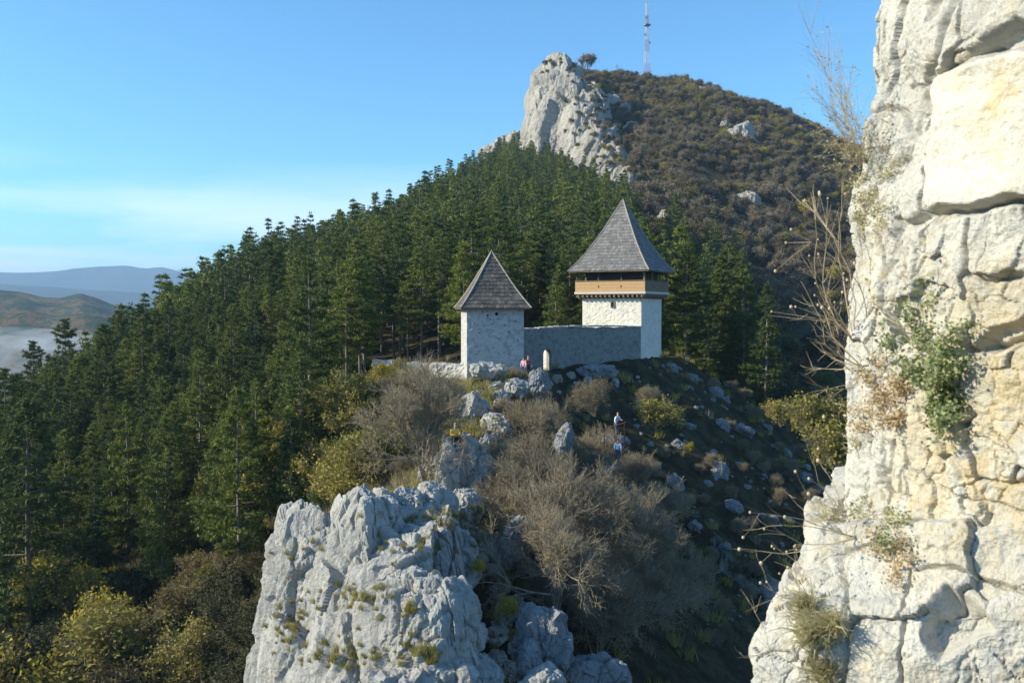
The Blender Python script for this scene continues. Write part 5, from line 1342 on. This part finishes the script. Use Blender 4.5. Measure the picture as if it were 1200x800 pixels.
for _ in range(1500):
    a, b_ = g.uniform(610, 760), g.uniform(70, 250)
    if g.random() > max(0, (a - 650) / 95) ** 1.3 + (.3 if b_ < 88 else 0): continue
    d = Vector(at(a, b_, 1.0)).normalized(); ok, loc, nr_, idx, ob, mt = scene.ray_cast(dg, Vector((0, 0, 0)), d)
    if ok and ob.parent == peak and nr_.z > .12 and len(bpts) < 130 and all((Vector(loc) - Vector(q)).length > 2.2 for q in bpts): bpts.append(loc[:])
for q in bpts:
    v_ = int(g.choice([0, 1, 2, 3], p=[.3, .2, .2, .3])); s_ = g.uniform(.25, .6)
    place_multi('bush', FBARE[v_], q[0], q[1], q[2] - .3, s_, g.uniform(0, 6.28), ['grey bush rooted on a ledge of the summit cliff', 'slim grey bush rooted on a ledge of the summit cliff', 'brown bush rooted on a ledge of the summit cliff', 'olive bush rooted on a ledge of the summit cliff'][v_], 'bush', ['grey', 'slim grey', 'brown', 'olive'][v_] + ' bushes on the summit cliff')
print('cliff bushes', len(bpts))
pts = np.array(pts)
stuff_instances('ledge_grass', tsrc[:2], pts, g.uniform(.25, .7, len(pts)), g.uniform(0, 6.28, len(pts)), g.choice(2, len(pts), p=[.7, .3]), 'short yellowish grass on the ledges of the crag')

# ------------------------------------------------------------------ plants on the near cliff
def stalk_plant(base, tips, label, mat, r=.0035, heads=None, headm=None, twig=6, seed=1, leafm=None, nleaf=0, lsize=.02, spread=.08, name='dry_plant'):
    """curved stalks from base to tips, each with side twigs and seed heads"""
    g = np.random.default_rng(seed); root = empty(name, base, 0, label, 'plant')
    allp = []
    for tp in tips:
        b0 = np.array(base); t_ = np.array(tp); L_ = np.linalg.norm(t_ - b0); bend = g.normal(0, .10, 3) * L_; bend[2] -= .05 * L_
        pts = []; n_ = 9
        for k in range(n_ + 1):
            u = k / n_; pts.append(b0 + (t_ - b0) * u + bend * math.sin(u * math.pi) * .8 + g.normal(0, .006, 3) * L_ - b0)
        segs = [(pts[k], pts[k + 1], r * (1 - .7 * k / n_), r * (1 - .7 * (k + 1) / n_)) for k in range(n_)]; hp = [pts[-1]]
        for q in range(twig):
            k = int(g.integers(2, n_)); p = pts[k]; d = (pts[k] - pts[k - 1]); d /= np.linalg.norm(d) + 1e-9; d = d + g.normal(0, .45, 3); d /= np.linalg.norm(d)
            l2 = L_ * g.uniform(.12, .35); e = p + d * l2; m_ = p + d * l2 * .5 + g.normal(0, .04, 3) * l2
            segs += [(p, m_, r * .45, r * .35), (m_, e, r * .35, r * .22)]; hp.append(e); allp += [m_, e]
        allp += pts[3:]
        V, F = tubes_np(segs, 4); st = link('stem', join_np('stem', [(V, F, 0)], [mat]), root)
        if heads:
            hv = []; v, f = ico(2)
            for p in hp:
                if g.random() < heads[1]: 
                    link('seed_head', mesh_np('seed_head', v * np.array([1, 1, 1.25]) * heads[0] * g.uniform(.6, 1.2) + p, f, [headm], smooth=True), root)
    if nleaf:
        P = np.array(allp); idx = g.integers(0, len(P), nleaf); pts = P[idx] + g.normal(0, spread, (nleaf, 3))
        V, F = leaves_at(g, pts, lsize); o = link('leaves', join_np('leaves', [(V, F, 0)], [leafm]), root); o['kind'] = 'stuff'
    return root
def tips_px(lst, Y0=7.2, sd_=1):
    g = np.random.default_rng(sd_); return [at(a, b_, Y0 + g.uniform(-.5, .3)) for a, b_ in lst]
cpt = cliff_point
stalk_plant(cpt(1000, 400), tips_px([(928, 270), (940, 235), (958, 228), (975, 240), (925, 375), (948, 300), (990, 215), (965, 340)], 7.1), 'dry plant with long arching pale stalks and round seed heads at the cliff edge', M_stalk, .0055, (.011, .35), M_stalk, 9, 3)
stalk_plant(cpt(1015, 190), tips_px([(952, 45), (975, 90), (958, 105), (945, 140), (985, 60), (968, 170), (990, 120), (940, 20), (1000, 75), (962, 130), (980, 105), (955, 160), (970, 60), (948, 90), (992, 150), (975, 140), (985, 180), (965, 190)], 7.3), 'dry straw coloured bush with thin branches sticking out against the sky', M_stalk, .003, None, None, 22, 4, M_straw, 700, .020, .010)
stalk_plant(cpt(1010, 430), tips_px([(940, 330), (950, 400), (965, 372), (942, 430), (945, 448), (975, 385), (960, 350), (952, 382)], 7.1), 'tangle of pale dead twigs at the cliff edge below the seed stalks', M_stalk, .0045, None, None, 9, 5)
stalk_plant(cpt(1000, 630), tips_px([(932, 553), (915, 570), (880, 600), (866, 643), (872, 622), (902, 612), (960, 540)], 6.6), 'sparse stalks with small seed heads reaching over the dark hollow', M_stalk, .004, (.012, .6), M_stalk, 3, 6)
stalk_plant(cpt(985, 600), tips_px([(941, 505), (948, 560), (978, 590)], 6.9), 'single tall stalk rising left of the cliff ledge', M_stalk, .004, (.012, .7), M_stalk, 2, 7)
stalk_plant(cpt(945, 700), tips_px([(892, 660), (905, 640), (920, 655), (884, 710), (930, 640), (898, 690)], 6.4), 'small dry twigs on the lower cliff corner', M_stalk, .003, (.009, .4), M_stalk, 5, 8)
stalk_plant(cpt(900, 760), tips_px([(860, 755), (868, 690), (880, 740)], 6.3), 'bare stalks at the bottom corner of the cliff', M_stalk, .003, None, None, 3, 9)
def face_plant(px_, py_, tips, label, leafm, nleaf, lsize, seed, spread, r=.004, stm=None, rise=.16):
    b_ = cpt(px_, py_); g = np.random.default_rng(seed); T = []
    for a, q in tips:
        c_ = cpt(a, q); T.append(c_ * (1 - rise / np.linalg.norm(c_) * g.uniform(.3, 1.1)))
    return stalk_plant(b_, T, label, stm or M_stalk, r, None, None, 8, seed, leafm, nleaf, lsize, spread, 'cliff_plant')
face_plant(1095, 460, [(1110, 400), (1125, 380), (1060, 370), (1090, 350), (1125, 430), (1115, 480), (1040, 400), (1060, 430), (1100, 500), (1075, 400)], 'leafy green shrub growing out of a crack in the middle of the cliff', M_greyleaf, 3600, .034, 21, .035)
face_plant(1105, 450, [(1120, 420), (1100, 430), (1115, 470), (1100, 480), (1090, 500)], 'darker green clump at the right of the cliff shrub', M_green, 700, .030, 22, .035)
face_plant(1060, 470, [(1000, 480), (1010, 440), (1020, 420), (1030, 470), (1005, 500), (1040, 495), (1050, 450)], 'rusty and pale leafed plant spreading left of the green cliff shrub', M_redleaf, 2600, .026, 23, .032)
face_plant(1070, 390, [(1005, 290), (1030, 250), (1015, 340), (1050, 300), (1075, 300), (1085, 260)], 'thin upright dry stalks above the cliff shrub', M_olive, 60, .03, 24, .03, .0035, rise=.3)
face_plant(1030, 200, [(1010, 150), (1040, 120), (1020, 230), (1045, 190), (1000, 215), (1025, 160)], 'pale greenish plant clinging to the upper cliff edge', M_straw, 1100, .022, 25, .03)
face_plant(1015, 250, [(1005, 230), (1040, 240), (1010, 280), (1030, 270), (1000, 255)], 'yellowish dry plant on the cliff edge under the upper one', M_straw, 900, .022, 26, .03)
face_plant(1050, 660, [(1000, 600), (1020, 620), (1055, 630), (1045, 680), (1010, 640), (1060, 650)], 'brownish low plant on the ledge of the lower cliff', M_redleaf, 900, .024, 27, .03)
face_plant(1030, 620, [(1010, 590), (1045, 600), (1040, 640), (1060, 610)], 'small grey green plant above the brownish one on the lower cliff', M_greyleaf, 700, .026, 28, .03)
# grass tussocks on the lower cliff
def tussock(px_, py_, n_, h, seed, label, mat=M_straw):
    n_ = int(n_ * .55)
    c_ = cpt(px_, py_); g = np.random.default_rng(seed); P = np.zeros((n_, 3)) + g.normal(0, .04, (n_, 3)); D = np.array([-.45, -.5, .75]) + g.normal(0, .35, (n_, 3)); D /= np.linalg.norm(D, axis=1)[:, None]
    mid = P + D * h * .5; D2 = D + np.array([-.1, -.1, -.9]) * .6; D2 /= np.linalg.norm(D2, axis=1)[:, None]
    s_ = np.cross(D, rdir(g, n_)); s_ /= np.linalg.norm(s_, axis=1)[:, None]; w_ = .004
    V = np.stack([P - s_ * w_, P + s_ * w_, mid + s_ * w_ * .8, mid - s_ * w_ * .8, mid + D2 * h * .55], 1).reshape(-1, 3)
    b_ = np.arange(n_)[:, None] * 5; F4 = b_ + np.array([[0, 1, 2, 3]]); F3 = b_ + np.array([[3, 2, 4]])
    o = link('grass_tussock', join_np('grass_tussock', [(V, F4, 0), (V * 1.0, F3, 0)], [mat])); o.location = c_; return tag(o, label, 'grass')
for a, b_, n_, h, lab in [(945, 715, 420, .22, 'pale grass tussock on the lower cliff, upper of the group'), (950, 750, 520, .26, 'largest pale grass tussock at the foot of the cliff edge'), (975, 735, 380, .2, 'grass tussock in the crack right of the largest one'), (965, 790, 420, .22, 'grass tussock at the bottom edge of the cliff'), (1005, 520, 120, .1, 'small dry grass tuft under the rusty plant'), (970, 608, 160, .12, 'thin grass on the ledge corner of the cliff')]:
    tussock(a, b_, n_, h, int(a), lab)

# ------------------------------------------------------------------ air
hz = MB(); hz.box((0, 6000, 130), (14500, 13000, 330))
o = hz.build('haze', []) if False else None
me = bpy.data.meshes.new('haze'); me.from_pydata(hz.v, [], hz.f); hzo = link('haze', me); tag(hzo, kind='stuff')
def vol_mat(name, colr, dens, noisy=False):
    m = bpy.data.materials.new(name); m.use_nodes = True; n = m.node_tree; n.nodes.clear(); o_ = n.nodes.new('ShaderNodeOutputMaterial'); v = n.nodes.new('ShaderNodeVolumePrincipled')
    v.inputs['Color'].default_value = (*colr, 1); v.inputs['Density'].default_value = dens; n.links.new(v.outputs[0], o_.inputs['Volume'])
    if noisy:
        tc_ = n.nodes.new('ShaderNodeTexCoord'); nz = noise(n, 2.2, 4, .6, tc_.outputs['Object']); r_ = n.nodes.new('ShaderNodeMapRange'); r_.inputs['From Min'].default_value = .42; r_.inputs['From Max'].default_value = .7; r_.inputs['To Max'].default_value = dens
        n.links.new(nz, r_.inputs['Value']); n.links.new(r_.outputs[0], v.inputs['Density'])
    return m
me.materials.append(vol_mat('haze_air', (.45, .70, 1.0), 1.1e-4))
for k, (a, b_, Yd, rx, ry, rz_) in enumerate([(15, 412, 1150, 95, 90, 32), (60, 398, 1300, 70, 80, 16)]):
    c_ = at(a, b_, Yd); v, f = ico(4); o = link('valley_mist', mesh_np('valley_mist', v, f, [vol_mat('mist_air', (.85, .92, 1.0), .011, True)], smooth=True)); o.location = c_; o.scale = (rx, ry, rz_); tag(o, kind='stuff')
print('script', time.time() - T0)
